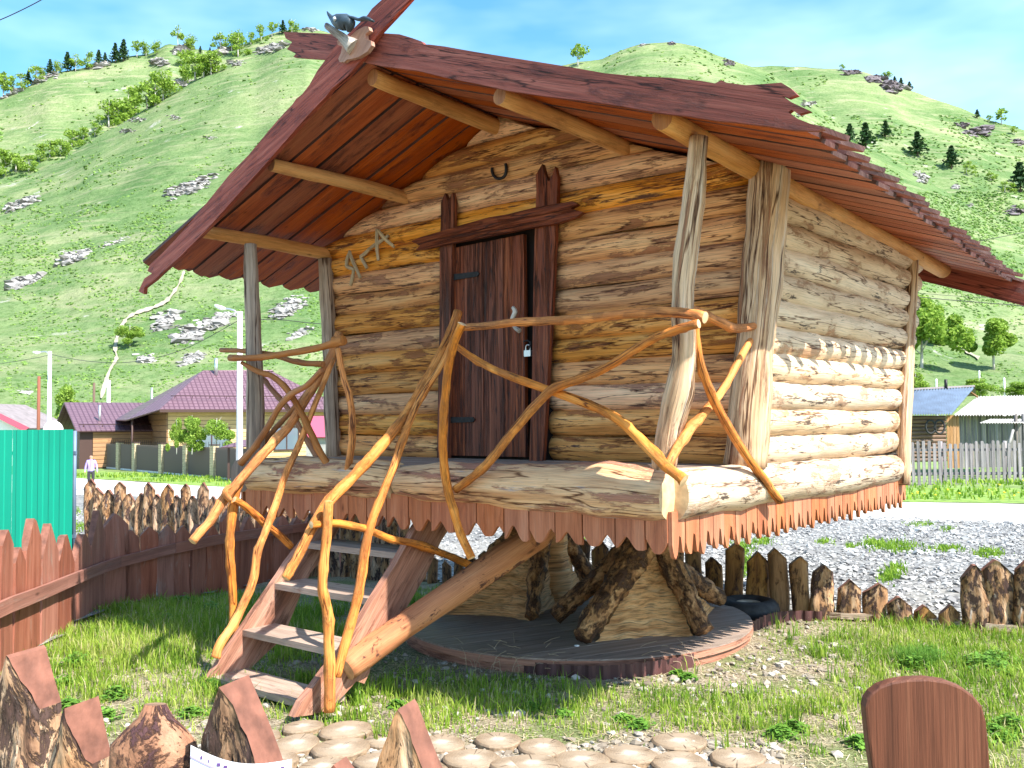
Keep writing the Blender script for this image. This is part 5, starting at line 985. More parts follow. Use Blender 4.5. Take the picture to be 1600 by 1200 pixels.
sp([(514, 783), (511, 830), (506, 880), (504, 920), (512, 960), (514, 1010), (515, 1060), (515, 1112)], onu, hu+.10, [.022, .022, .024, .025, .026, .026], name='newel_branch')
sp([(486, 820), (530, 818), (575, 828), (610, 842), (650, 850), (700, 868), (740, 885), (784, 898)], onu, hu+.05, [.017, .018, .018, .02, .02, .012])
ou = -2.80
sp([(530, 520), (516, 560), (500, 590), (480, 620), (450, 668), (415, 705), (375, 750), (350, 780), (330, 812), (316, 828), (300, 846)], onu, ou, [.026, .027, .026, .026, .027, .025, .024], name='handrail')
sp([(377, 752), (368, 775), (361, 820), (359, 860), (362, 900), (364, 940), (366, 990)], onu, ou-.03, [.018, .026, .024, .024, .025], name='newel_branch')
sp([(360, 760), (352, 768), (360, 782)], onu, ou+.05, [.012, .018, .016])
sp([(366, 780), (385, 792), (410, 815), (432, 832), (455, 854)], onu, ou+.03, [.018, .02, .02])
sp([(522, 560), (505, 600), (485, 650), (465, 700), (445, 745), (430, 790), (415, 830), (402, 865), (396, 905), (380, 945), (365, 975), (345, 1005), (336, 1028)], onu, ou+.1, [.014, .018, .02, .022, .024, .024, .026])
# log brace from the stair foot to under the hut
P = [onu(540, 1045, -1.70), onu(600, 1000, -1.66)*.5+np.array([-1.64, onu(600, 1000, -1.64)[1], onu(600, 1000, -1.64)[2]])*.5, onv(812, 856, -.55), onv(850, 828, -.35)]
b = hb(); b.tube(P, [.072, .08, .078, .085, .085, .085], 14, .03, 6, seed=12); b.build('log_brace', ['brace', 'cut_wood'], ST)

# ------------------------------------------------------------------ platform and root legs
PC = np.array([.47, 7.32]); PR = 1.33; ang = R(28); e1 = np.array([math.cos(ang), math.sin(ang), 0]); e2 = np.array([-math.sin(ang), math.cos(ang), 0])
PF = thing('round_platform', (*PC, 0), 'round plank platform under the hut carrying the root legs', 'platform')
y = -PR
while y < PR-.01:
    wd = min(.235, PR-y); ya, yb = y, y+wd-.008; pts = []
    for k in range(7): yy = ya+(yb-ya)*k/6; pts.append((math.sqrt(max(0, PR*PR-yy*yy)), yy))
    for k in range(7): yy = yb+(ya-yb)*k/6; pts.append((-math.sqrt(max(0, PR*PR-yy*yy)), yy))
    b = MB(); b.slab(pts, (*PC, .07), e1, e2, .035+.002*random.random()); b.build('platform_plank', 'deck', PF); y += wd
b = MB(); n = 72
for lay, (r_, z0_, z1_) in enumerate(((PR+.004, .055, .095), (PR-.015, .0, .05))):
    b = MB(); lo = [b.pt((PC[0]+r_*math.cos(6.2832*i/n), PC[1]+r_*math.sin(6.2832*i/n), z0_)) for i in range(n)]; hi = [b.pt((PC[0]+r_*math.cos(6.2832*i/n), PC[1]+r_*math.sin(6.2832*i/n), z1_)) for i in range(n)]
    li = [b.pt((PC[0]+(r_-.02)*math.cos(6.2832*i/n), PC[1]+(r_-.02)*math.sin(6.2832*i/n), z1_)) for i in range(n)]
    for i in range(n):
        j = (i+1) % n; b.face((lo[i], lo[j], hi[j], hi[i]), [(i*.11, 0), (i*.11+.11, 0), (i*.11+.11, .05), (i*.11, .05)]); b.face((hi[i], hi[j], li[j], li[i]), [(i*.11, .05), (i*.11+.11, .05), (i*.11+.11, .07), (i*.11, .07)])
    b.build('rim_band', 'stringer', PF)
def rough_tube(b, pts, rad, n=22, amp=.12, seed=0, k=14):
    P = smooth(pts, k); m = len(P); rr = np.interp(np.linspace(0, 1, m), np.linspace(0, 1, len(rad)), rad); rings = []; L_ = 0; us = []
    ref = np.array([0, 0, 1.])
    for i in range(m):
        T = P[min(i+1, m-1)]-P[max(i-1, 0)]; T /= np.linalg.norm(T); A = ref-T*(ref@T)
        if np.linalg.norm(A) < .3: A = np.array([1., 0, 0])-T*T[0]
        A /= np.linalg.norm(A); B = np.cross(T, A); ref = A if abs(T[2]) > .8 else ref
        if i: L_ += np.linalg.norm(P[i]-P[i-1])
        us.append(L_); row = []
        for j in range(n):
            a = 6.2832*j/n; d = A*math.cos(a)+B*math.sin(a); p = P[i]+d*rr[i]; q = Vector(p)*9+Vector((seed*7, 0, 0))
            w_ = mnoise.noise(q)+.7*mnoise.noise(q*2.7)+.6*mnoise.noise(q*6)+.5*mnoise.noise(q*13)
            row.append(b.pt(p+d*rr[i]*amp*w_*1.5))
        rings.append(row)
    for i in range(m-1):
        for j in range(n):
            j2 = (j+1) % n; b.face((rings[i][j], rings[i][j2], rings[i+1][j2], rings[i+1][j]), [(us[i], j*.02), (us[i], j*.02+.02), (us[i+1], j*.02+.02), (us[i+1], j*.02)], 0, True)
    for ring, sg in ((rings[0], 1), (rings[-1], -1)): b.face(ring[::-1] if sg > 0 else ring, [(.03*math.cos(6.28*j/n), .03*math.sin(6.28*j/n)) for j in range(n)][::sg], 0, True)
def leg(c, toes, label, top=1.12, seed=0, r=.15):
    t = thing('root_leg', (c[0], c[1], .1), label, 'leg', 'root legs under the hut'); C = np.array([c[0], c[1], 0]); tp = np.array([c[0]+c[2], c[1]+c[3], top])
    b = MB(); rough_tube(b, [C+UZ*.12, C+UZ*.35, C*.5+tp*.5+UZ*.05-np.array([0, 0, 0])*0, tp], [r*1.25, r*1.15, r*.95, r*1.1], 26, .10, seed, 10); b.build('trunk', 'root_skirt', t)
    mids = []
    for k, (x, y_, rr_, z_) in enumerate(toes):
        E_ = np.array([x, y_, .1+rr_*.75]); st = C*.4+tp*.6; st = np.array([*(C[:2]*.45+tp[:2]*.55), z_]); dr = E_-st; dr2 = np.array([dr[0], dr[1], 0]); kx = st+dr2*.18+UZ*-.12; k2 = st+dr2*.62+UZ*(E_[2]-st[2])*.62
        b = MB(); rough_tube(b, [st, kx, k2, E_], [rr_*1.35, rr_*1.3, rr_*1.05, rr_*.85, rr_*.72], 28, .17, seed*9+k, 18); b.build('root', 'root', t); mids.append((kx, k2, E_))
    return t, mids
def rskirt(t, c, A_, B_, zt_=.75, frac=.8, bow=.12, seed=0):
    """bark web between two roots"""
    b = MB(); m, n = 34, 26; C = np.array([c[0], c[1], 0]); rows = []
    for i in range(m+1):
        s = i/m; row = []
        for j in range(n+1):
            q = j/n; base = (A_*(1-q)+B_*q); base = C+(base-C)*(frac+bow*abs(2*q-1)); base[2] = .1
            top = C+(base-C)*.22; top[2] = zt_; p = top*(1-s)+base*s; p[2] = .1+(zt_-.1)*(1-s)**1.25
            dn = np.array([base[0]-C[0], base[1]-C[1], .4]); dn /= np.linalg.norm(dn); qv = Vector(p)*7
            p = p+dn*(.04*mnoise.noise(qv)+.028*mnoise.noise(Vector((p[0]*7, p[1]*7, p[2]*42)))); row.append(b.pt(p))
        rows.append(row)
    for i in range(m):
        for j in range(n): b.face((rows[i][j], rows[i+1][j], rows[i+1][j+1], rows[i][j+1]), [(i/m*.7, j/n*.7), ((i+1)/m*.7, j/n*.7), ((i+1)/m*.7, (j+1)/n*.7), (i/m*.7, (j+1)/n*.7)], 0, True)
    b.build('bark_web', 'root_skirt', t)
a3 = lambda x, y: np.array([x, y, .1])
c2 = (1.06, 7.0, -.02, .05)
t2, _ = leg(c2, [(1.30, 6.50, .085, .80), (.45, 6.33, .095, .80), (.30, 7.02, .08, .82), (1.66, 7.66, .085, .62), (.9, 7.6, .08, .7)], 'root leg with four bark covered toes, nearer the hut corner', seed=1)
rskirt(t2, c2, a3(.50, 6.40), a3(1.27, 6.56)); rskirt(t2, c2, a3(1.30, 6.55), a3(1.64, 7.62), .6); rskirt(t2, c2, a3(.34, 7.0), a3(.48, 6.42), .6, .7)
c1 = (.28, 7.95, .0, .0)
t1, _ = leg(c1, [(.13, 7.08, .075, .9), (-.58, 7.38, .085, .85), (.72, 8.62, .08, .82), (-.4, 8.5, .08, .7)], 'root leg behind the stair brace, farther from the hut corner', seed=3, r=.17, top=1.1)
rskirt(t1, c1, a3(-.55, 7.40), a3(.12, 7.14), .85, .86); rskirt(t1, c1, a3(.14, 7.14), a3(.68, 8.55), .7, .8)
# ------------------------------------------------------------------ fences of the yard
def interp(pts, x): return float(np.interp(x, [p[0] for p in pts], [p[1] for p in pts]))
BF_base = [(-120, 1120), (-40, 1085), (0, 1060), (60, 1012), (110, 978), (165, 948), (220, 940), (297, 934), (360, 922), (425, 908), (520, 893), (640, 880)]
rs = random.Random(31)
q0 = onground(200, 940); BF = thing('brown_board_fence', q0, 'red brown board fence with pointed tops and a curved rail, left of the stairs', 'fence')
boards = [(-70, 812, 26), (-40, 842, 26), (-18, 815, 22), (5, 826, 20), (26, 853, 17), (47, 805, 26), (74, 817, 24), (100, 828, 26), (126, 829, 25), (150, 796, 30), (179, 801, 27), (205, 826, 25), (231, 822, 28), (259, 820, 26), (284, 820, 25), (308, 818, 24), (333, 818, 25), (359, 795, 28), (387, 806, 27), (413, 794, 26), (438, 802, 25), (463, 806, 24), (487, 800, 24), (511, 808, 24), (535, 812, 24), (558, 806, 24), (581, 812, 23), (604, 806, 22), (627, 812, 22)]
def facing(p, q): d = np.asarray(q, float)-np.asarray(p, float); n = np.array([d[1], -d[0], 0]); n /= np.linalg.norm(n); return n if n@(-np.asarray(p)) > 0 else -n
def ground_at(px, tab): return onground(px, interp(tab, px))
for k, (px, top, wpx) in enumerate(boards):
    p = ground_at(px, BF_base); fc = facing(ground_at(px-12, BF_base), ground_at(px+12, BF_base)); dd = p[1]
    tp = aty(px, top, p[1]); h = tp[2]-p[2]+.06; cosf = abs(fc[1]/np.linalg.norm(fc)); sideper = abs(fc@(-p/np.linalg.norm(p)))
    pl_ = ground_at(boards[k-1][0] if k else px-26, BF_base); pr_ = ground_at(boards[k+1][0] if k+1 < len(boards) else px+24, BF_base); wd = np.linalg.norm(pr_-pl_)/2*(wpx/25)**.5*.955; b = MB(); b.picket(p-UZ*.06, fc, wd, h, rs.uniform(.9, 1.35), .035, .02, True, k, rs.uniform(-.15, .15), 4)
    b.build('fence_board', ['bright_fence' if k < 0 else 'fence', 'cut_red'], BF)
RT = [(-90, 985), (0, 945), (50, 927), (100, 906), (165, 881), (250, 860), (330, 843), (400, 832), (480, 822), (560, 815), (640, 812)]
P = []
for px in range(-90, 650, 30):
    p = ground_at(px, BF_base); fc = facing(ground_at(px-12, BF_base), ground_at(px+12, BF_base)); z = aty(px, interp(RT, px), p[1])[2]; P.append(np.array([p[0], p[1], z])+fc*.045)
for i0 in range(0, len(P)-1, 6):
    seg = P[i0:i0+7]; b = MB(); lo = []; 
    for p in seg:
        q = facing(seg[0], seg[-1]); lo.append([b.pt(p+q*.0-UZ*.048), b.pt(p+q*.028-UZ*.048), b.pt(p+q*.028+UZ*.048), b.pt(p+q*.0+UZ*.048)])
    for i in range(len(seg)-1):
        L0 = .12*2*i
        for j in range(4):
            j2 = (j+1) % 4; b.face((lo[i][j], lo[i][j2], lo[i+1][j2], lo[i+1][j]), [(L0, j*.09), (L0, j*.09+.09), (L0+.24, j*.09+.09), (L0+.24, j*.09)])
    b.face(lo[0][::-1], [(0, 0), (.1, 0), (.1, .1), (0, .1)]); b.face(lo[-1], [(0, 0), (.1, 0), (.1, .1), (0, .1)])
    b.build('fence_rail', 'fence', BF)
# outer bark palisade
OP = thing('bark_palisade', aty(300, 800, 12.5), 'rough bark slab palisade beyond the brown board fence', 'fence')
op = [(140, 748, 15), (154, 761, 18), (170, 763, 18), (186, 752, 17), (202, 769, 18), (218, 769, 14), (232, 753, 16), (246, 771, 12), (261, 756, 20), (278, 773, 11), (289, 755, 15), (303, 773, 18), (318, 753, 16), (334, 774, 18), (351, 768, 16), (367, 772, 14), (382, 770, 12), (397, 778, 15), (412, 774, 15), (427, 784, 15), (443, 780, 16), (459, 786, 16), (475, 790, 16), (491, 792, 15), (507, 790, 15), (523, 797, 15), (540, 794, 16), (556, 800, 15), (572, 798, 15), (588, 804, 15), (603, 802, 14), (617, 806, 13), (631, 808, 14)]
for k, (px, top, wpx) in enumerate(op):
    d = np.interp(px, [140, 350, 500, 640], [13.2, 11.8, 11.0, 10.4]); p = aty(px, 850, d); p[2] = zq(p); h = aty(px, top, d)[2]-p[2]+.08; f_ = np.array([.12, -1, 0])
    b = MB(); b.picket(p-UZ*.08, f_, wpx*d/F*1.02, h, rs.uniform(1.1, 1.7), .05, .035, False, 50+k, rs.uniform(-.3, .3), 12, wave=.07, rough=.03, m=8); b.build('slab_stake', ['bark', 'cut_red'], OP)
# inner stained palisade that runs behind the platform
IP_base = [(600, 900), (640, 905), (700, 914), (880, 926), (940, 932), (1085, 952), (1200, 962), (1285, 968), (1380, 972), (1448, 979), (1522, 986), (1564, 988), (1620, 992), (1800, 1010)]
IP = thing('stained_palisade', ground_at(1200, IP_base), 'palisade of pointed brown stained half logs behind the platform, dipping low on the right', 'fence')
ip = [(657, 874, 16, 0), (677, 868, 16, 0), (697, 875, 15, 0), (716, 870, 15, 0), (735, 866, 20, 0), (757, 860, 20, 0), (780, 852, 22, 0), (804, 856, 22, 0), (828, 850, 23, 0), (853, 846, 24, 0), (882, 842, 28, 0), (911, 840, 24, 0), (940, 843, 28, 0), (972, 847, 28, 0), (1003, 846, 28, 0), (1030, 850, 24, 0), (1057, 846, 25, 0), (1086, 845, 25, 0), (1115, 869, 27, 0), (1148, 847, 29, 0), (1184, 860, 35, 0), (1217, 855, 29, 0), (1251, 868, 28, 0), (1287, 881, 34, 1), (1327, 904, 36, 1), (1369, 910, 34, 1), (1408, 930, 34, 1), (1448, 944, 33, 0), (1483, 943, 31, 0), (1523, 879, 38, 2), (1564, 872, 42, 2), (1607, 870, 36, 2), (1648, 876, 40, 2), (1692, 866, 42, 2)]
for k, (px, top, wpx, m_) in enumerate(ip):
    p = ground_at(px, IP_base); h = aty(px, top, p[1])[2]-p[2]+.07; f_ = np.array([-p[0]*.5-.1, -p[1], 0])
    b = MB(); b.picket(p-UZ*.07, f_, wpx*p[1]/F*.98, h, rs.uniform(.75, 1.25), .045, .035, False, 90+k, rs.uniform(-.25, .25), 12, wave=.03 if not m_ else .08, rough=.008 if not m_ else .025, m=8)
    b.build('half_log_stake', [('stained_log', 'bark', 'bark')[m_] if m_ else 'stained_log', 'cut_red'], IP)
b = MB(); P = [ground_at(x, IP_base)+np.array([0, .09, .02]) for x in range(1270, 1700, 40)]; 
for i in range(len(P)-1):
    b = MB(); b.slab([(0, -.05), (np.linalg.norm(P[i+1]-P[i]), -.05), (np.linalg.norm(P[i+1]-P[i]), .05), (0, .05)], P[i]+np.array([0, -.1, 0]), (P[i+1]-P[i])/np.linalg.norm(P[i+1]-P[i]), (0, 1, 0), .05); b.build('foot_beam', 'grey_post', IP)

# foreground palisade (bottom left) ---------------------------------------
FP = thing('front_palisade', aty(200, 1150, 2.7), 'close palisade of bark slabs with red cut tops in the bottom left corner', 'fence')
def stake(px, top, d, wpx, slope, peak, thick, bulge, seed, mat='bark', wave=.05, name='slab_stake', yaw=-.35, lab=None, lean=0):
    p = aty(px, top, d); h = p[2]+.1; b = MB(); b.picket((p[0], p[1], -.1), (math.sin(yaw), -math.cos(yaw), 0), wpx*d/F, h, slope, thick, bulge, False, seed, peak, 60, m=22, wave=wave, lean=lean, rough=.022 if mat == 'bark' else .003); return b.build(name, [mat, 'cut_red'], FP, lab)
stake(-14, 1052, 3.1, 48, .9, .0, .06, .04, 1, 'fence')
stake(48, 1008, 2.75, 84, 3.0, -.30, .075, .045, 2, lab='tallest bark stake of the front palisade')
stake(131, 1088, 2.62, 74, 2.9, -.15, .065, .045, 3)
stake(379, 1060, 2.45, 150, 2.1, .0, .07, .045, 5)
stake(540, 1187, 2.35, 34, 1.1, 0, .04, .02, 6, 'fence')
stake(645, 1095, 2.2, 128, 2.35, -.02, .06, .035, 7, 'bark')
# bottle shaped stake
p = aty(243, 1100, 2.5); b = MB(); Pt = [np.array([p[0], p[1], z]) for z in np.linspace(-.1, p[2], 30)]
def rough_slab(b, P, rad, fl, seed, n=28):
    rings = []
    for i, c in enumerate(P):
        row = []
        for j in range(n):
            a = 6.2832*j/n; d = np.array([math.cos(a), math.sin(a)*fl, 0])*rad[i]; q = Vector(c+d)*8+Vector((seed, 0, 0)); d = d*(1+.14*mnoise.noise(q)+.06*mnoise.noise(q*3)); row.append(b.pt(c+d))
        rings.append(row)
    for i in range(len(P)-1):
        for j in range(n): j2 = (j+1) % n; b.face((rings[i][j], rings[i][j2], rings[i+1][j2], rings[i+1][j]), [(P[i][2], j*.02), (P[i][2], j*.02+.02), (P[i+1][2], j*.02+.02), (P[i+1][2], j*.02)], 0, True)
    b.face(rings[-1], [(.05*math.cos(6.28*j/n), .05*math.sin(6.28*j/n)) for j in range(n)], 1)
zz_ = np.linspace(-.1, p[2], 30); pix = (p[2]-zz_)*F/2.5
rad = np.interp(pix, [0, 8, 26, 40, 54, 72, 110, 300, 900], [17, 19, 30, 46, 60, 68, 72, 72, 70])*2.5/F
rough_slab(b, Pt, rad, .5, 4); b.build('bottle_shaped_stake', ['mottled', 'old_log'], FP, 'bottle shaped brown stake with a narrow neck')
# printed sheet fixed to the palisade
A = aty(298, 1164, 2.22); B = aty(456, 1186, 2.26); sgn = thing('notice_sheet', (A[0], A[1], .3), 'curled white printed sheet pinned to the front palisade', 'notice')
b = MB(); n = 14; e = B-A; r0 = []; r1 = []; r2 = []
for i in range(n+1):
    s = i/n; q = A+e*s+np.array([0, -.02*math.sin(s*3.14), -.012*math.sin(s*3.14)*1.5]); r0.append(b.pt(q)); r1.append(b.pt(q+np.array([0, -.01, -.22])))
for i in range(n): b.face((r1[i], r1[i+1], r0[i+1], r0[i]), [(0, 0)]*4, 0, True)
b.build('sheet', 'paper', sgn)
b = MB(); 
for i in range(n):
    s, s2 = i/n, (i+1)/n
    f_ = lambda s, dz: A+e*s+np.array([0, -.02*math.sin(s*3.14)-.003, -.018*math.sin(s*3.14)-dz])
    b.face([b.pt(q) for q in (f_(s, .024), f_(s2, .024), f_(s2, .028), f_(s, .028))][::-1], [(0, 0)]*4)
b.build('band', 'ink_band', sgn)
for s, w_ in ((.11, .004), (.19, .002), (.28, .008), (.35, .008), (.5, .003), (.62, .006), (.68, .008), (.80, .005), (.9, .008)):
    q = A+e*s+np.array([0, -.02*math.sin(s*3.14)-.003, -.018*math.sin(s*3.14)-.016]); b = MB(); b.slab([(0, -.0035), (w_, -.0035), (w_, .0035), (0, .0035)], q, (1, 0, 0), (0, 0, 1), -.001); b.build('mark', 'ink', sgn)
# rounded board at the lower right
d = 1.9; RBp = [(1343, 1098), (1346, 1086), (1353, 1076), (1366, 1066), (1385, 1059), (1410, 1055), (1440, 1054), (1468, 1058), (1492, 1067), (1510, 1080), (1524, 1097), (1530, 1120), (1534, 1160), (1538, 1220), (1545, 1400), (1555, 1700), (1400, 1700), (1370, 1300), (1358, 1215), (1348, 1150)]
fr_p = aty(1440, 1100, d); ey = np.array([0, 0.0, 1.]); pts = []
for x, y in RBp: q = aty(x, y, d); pts.append((q[0]-fr_p[0], q[2]-fr_p[2]))
b = MB(); b.slab([(x, z) for x, z in pts], fr_p, (1, 0, 0), (0, 0, 1), .03, 1); M['brown_board'] = wood('brown_board', (.07, .024, .013), (.13, .045, .024), (.25, .105, .058), grain=(.5, 13), vary=0, streak=.35, knots=False, rough=.5, bump=.3)
RBO = b.build('rounded_board', 'brown_board', None, 'wide brown varnished board with a rounded top in the lower right corner', 'board')
bv = RBO.modifiers.new('bevel', 'BEVEL'); bv.width = .005; bv.segments = 2; bv.limit_method = 'ANGLE'

# log slices --------------------------------------------------------------
sl_ = [(473, 1134, 30), (541, 1139, 40), (464, 1160, 36), (533, 1167, 43), (600, 1156, 30), (592, 1188, 38), (503, 1197, 36), (690, 1160, 36), (738, 1184, 42), (778, 1155, 36), (804, 1194, 36), (848, 1166, 37), (832, 1192, 42), (908, 1186, 42), (984, 1177, 42), (1062, 1157, 42), (1062, 1190, 44), (1152, 1182, 43), (1222, 1208, 40), (660, 1200, 40), (430, 1185, 36), (960, 1206, 40), (875, 1215, 40), (1110, 1212, 40), (750, 1215, 40), (560, 1215, 40), (640, 1225, 40), (1180, 1228, 40), (410, 1150, 28)]
def slice_label(k, px, py):
    row = 'back' if py < 1165 else 'middle' if py < 1198 else 'front'
    same = sorted([q for q in sl_ if ('back' if q[1] < 1165 else 'middle' if q[1] < 1198 else 'front') == row]); return 'round log slice set in the path, %s in the %s row' % (ORD[same.index((px, py, sl_[k][2]))], row)
for k, (px, py, rp) in enumerate(sl_):
    p = atz(px, py, .028); r = rp*p[1]/F*1.02; rs = random.Random(200+k); n = 26; b = MB(); ph = [rs.uniform(0, 6.28) for _ in range(4)]; tilt = (rs.uniform(-.03, .03), rs.uniform(-.03, .03))
    ring = [np.array([p[0]+r*(1+.05*math.sin(2*a+ph[0])+.03*math.sin(3*a+ph[1])+.015*math.sin(9*a+ph[2]))*math.cos(a), p[1]+r*(1+.05*math.sin(2*a+ph[0])+.03*math.sin(3*a+ph[1])+.015*math.sin(9*a+ph[2]))*math.sin(a), 0]) for a in np.linspace(0, 6.2832, n+1)[:-1]]
    zt_ = lambda q: .028+tilt[0]*(q[0]-p[0])+tilt[1]*(q[1]-p[1]); c = b.pt((p[0], p[1], .030)); inn = [b.pt((p[0]+(q[0]-p[0])*.93, p[1]+(q[1]-p[1])*.93, zt_(q)+.002)) for q in ring]; hi = [b.pt((q[0], q[1], zt_(q)-.006)) for q in ring]; lo = [b.pt((q[0], q[1], -.03)) for q in ring]
    for i in range(n):
        j = (i+1) % n; U_ = lambda i, s: (s*math.cos(6.2832*i/n), s*math.sin(6.2832*i/n)); b.face((inn[i], inn[j], c), [U_(i, 1), U_(j, 1), (0, 0)]); b.face((hi[i], hi[j], inn[j], inn[i]), [U_(i, 1.1), U_(j, 1.1), U_(j, 1), U_(i, 1)]); b.face((lo[i], lo[j], hi[j], hi[i]), [(i*.05, 0), (j*.05, 0), (j*.05, .1), (i*.05, .1)], 1)
    b.build('log_slice', ['slice_top', 'slice_side'], None, slice_label(k, px, py), 'log slice', 'log slices of the path')

# tyre, edging --------------------------------------------------------------
p = onground(1172, 972); p = np.array([p[0]+.02, p[1]+.12, p[2]]); b = MB(); P = [p+np.array([.175*math.cos(a), .175*math.sin(a), .085]) for a in np.linspace(0, 6.2832, 33)]; t = thing('tyre', p, 'black tyre lying flat behind the round platform', 'tyre')
b.tube(P, .075, 12, .0, 1, cap=False, flat=((0, 0, 1), 1.1)); b.build('tread_ring', 'rubber', t)
b = MB(); P = [p+np.array([.095*math.cos(a), .095*math.sin(a), .12]) for a in np.linspace(0, 6.2832, 33)]; b.tube(P, .02, 6, 0, 1, cap=False); b.build('inner_ring', 'rim', t)
EP = [(640, 985), (660, 1006), (720, 1030), (800, 1047), (880, 1058), (960, 1060), (1040, 1052), (1080, 1042), (1125, 1020), (1158, 1000), (1180, 985), (1205, 975), (1240, 971), (1285, 972)]
P = smooth([onground(x, y+2) for x, y in EP], 14); b = MB(); lo = []; hi = []; L_ = 0; acc = []
P2 = [P[0]]
for a, c in zip(P[:-1], P[1:]):
    m_ = max(1, int(np.linalg.norm(c-a)/.012)); P2 += [a+(c-a)*(i+1)/m_ for i in range(m_)]
for i, q in enumerate(P2):
    if i: L_ += np.linalg.norm(q-P2[i-1])
    T = P2[min(i+1, len(P2)-1)]-P2[max(i-1, 0)]; T /= np.linalg.norm(T); nn_ = np.array([T[1], -T[0], 0]); w_ = max(-.5, min(.5, math.sin(L_*2*math.pi/.085)*.9))*.016; b_ = q+nn_*w_; lo.append(b.pt((b_[0], b_[1], q[2]-.03))); hi.append(b.pt((b_[0]+T[0]*0, b_[1], q[2]+.088+.008*math.sin(L_*3)))); acc.append(L_)
for i in range(len(P2)-1): b.face((lo[i], lo[i+1], hi[i+1], hi[i]), [(acc[i], 0), (acc[i+1], 0), (acc[i+1], .1), (acc[i], .1)])
b.build('edging_strip', 'edging', None, 'low corrugated brown edging strip curving round the platform', 'edging')
p = atz(901, 1009, .108); b = MB(); v, f, r = blobs(np.array([p]), np.array([.018]), 5, (1, 1, .4), .1); b.v = [tuple(q) for q in v]; [b.face(tuple(int(i) for i in q), [(0, 0)]*3, 0, True) for q in f]; b.build('pebble', 'white', None, 'small white pebble on the platform by the nearer root leg', 'pebble')

# ------------------------------------------------------------------ gravel stones, soil clods, plants
comp = [onground(x, interp(BF_base, x))[:2] for x in range(-120, 640, 30)]+[onground(x, interp(IP_base, x))[:2] for x in range(660, 1800, 40)]+[np.array([9, -1.]), np.array([-9, -1.])]
comp = np.array(comp)
def inside(x, y, poly=comp):
    r = np.zeros(np.shape(x), bool); n = len(poly); j = n-1
    for i in range(n):
        xi, yi = poly[i]; xj, yj = poly[j]; c = ((yi > y) != (yj > y)) & (x < (xj-xi)*(y-yi)/(yj-yi+1e-12)+xi); r ^= c; j = i
    return r
def gz(x, y): return zg(x, y)+.05*(vnoise(x, y, 2.1, 3, 4)-.5)*np.clip((16-np.hypot(x, y))/6, 0, 1)
def scatter(n, x0, x1, y0, y1, keep, seed):
    g = np.random.default_rng(seed); x = g.uniform(x0, x1, n); y = g.uniform(y0, y1, n); px = x/np.maximum(y, .1)*F+800; k = (px > -120) & (px < 1720) & keep(x, y); return x[k], y[k], g
nrm = lambda x, y: x*.613+y*.79
gx_, gy_ = np.meshgrid(np.concatenate([np.arange(-45, -12, 1.), np.arange(-12, 14, .2), np.arange(14, 50, 1.)]), np.concatenate([np.arange(-2, 30, .2), np.arange(30, 62, 1.)]))
v = np.stack([gx_, gy_, zg(gx_, gy_)+.015+.04*(vnoise(gx_, gy_, 1.3, 8, 3)-.3)], -1).reshape(-1, 3); nx = gx_.shape[1]; i_, j_ = np.meshgrid(np.arange(nx-1), np.arange(gx_.shape[0]-1)); q_ = (j_*nx+i_).ravel(); f = np.stack([q_, q_+1, q_+nx+1, q_+nx], -1)
c_ = v[f].mean(1); f = f[(~inside(c_[:, 0], c_[:, 1])) & (nrm(c_[:, 0], c_[:, 1]) < 20.6) & (c_[:, 1] > 2)]; raw('gravel_lot', v, f, 'gravel', kind='structure', smoothf=True)
x, y, g = scatter(90000, -14, 13, 7.5, 27, lambda x, y: (~inside(x, y)) & (nrm(x, y) < 20.6+.6*np.sin(x)) & (nrm(x, y) > 5) & ((x > -1.5) | (x < -5)), 5)
k = (x > 1) | (g.random(len(x)) < .35); x, y = x[k], y[k]
sz = g.gamma(1.8, .008, len(x))+.009; sz = np.minimum(sz, .085)
v, f, r = blobs(np.stack([x, y, zg(x, y)+.025+sz*.15], -1), sz, 3, (1.2, 1, .6), .25, (np.array([(1, 0, -.3), (-.5, .87, -.3), (-.5, -.87, -.3), (.5, .6, .5), (-.8, 0, .5), (.4, -.7, .5), (0, 0, .9)]), np.array([(0, 1, 3), (1, 4, 3), (1, 2, 4), (2, 5, 4), (2, 0, 5), (0, 3, 5), (3, 4, 6), (4, 5, 6), (5, 3, 6)])))
raw('gravel_stones', v, f, 'stone', r, label='loose grey gravel and stones between the palisade and the road', cat='gravel', kind='stuff')
# clods and pebbles on the bare soil by the edging
def bare(x, y):
    px = x/y*F+800; return np.exp(-(((px-1150)/170)**2+((y-6.1)/.9)**2))+.8*np.exp(-(((x+1.6)/1.3)**2+((y-4.9)/.5)**2))+.9*np.exp(-(((x-.3)/1.6)**2+((y-7.0)/1.5)**2))+.5*(np.abs(y-4.55) < .35)*(px < 1250)
x, y, g = scatter(26000, -4, 7, 3.6, 9.5, lambda x, y: inside(x, y) & (np.hypot(x-PC[0], y-PC[1]) > PR+.03), 8)
k = g.random(len(x)) < .06+bare(x, y)*.5; x, y = x[k], y[k]; sz = g.gamma(1.6, .006, len(x))+.005
v, f, r = blobs(np.stack([x, y, gz(x, y)+sz*.2], -1), np.minimum(sz, .026), 9, (1.2, 1, .7), .4)
raw('soil_clods', v, f, 'clod', r, label='crumbs of soil and small pebbles on the bare ground', cat='soil', kind='stuff')
x, y, g = scatter(7000, -1.6, 1.6, 3.6, 4.72, lambda x, y: inside(x, y) & (x/y*F+800 < 1215-(4.7-y)*30), 28); sz = g.gamma(2, .005, len(x))+.004
v, f, r = blobs(np.stack([x, y, gz(x, y)+.002], -1), np.minimum(sz, .03), 12, (1.2, 1, .7), .3); raw('path_pebbles', v, f, 'clod', r, label='small grey pebbles filling the gaps between the log slices', cat='pebbles', kind='stuff')
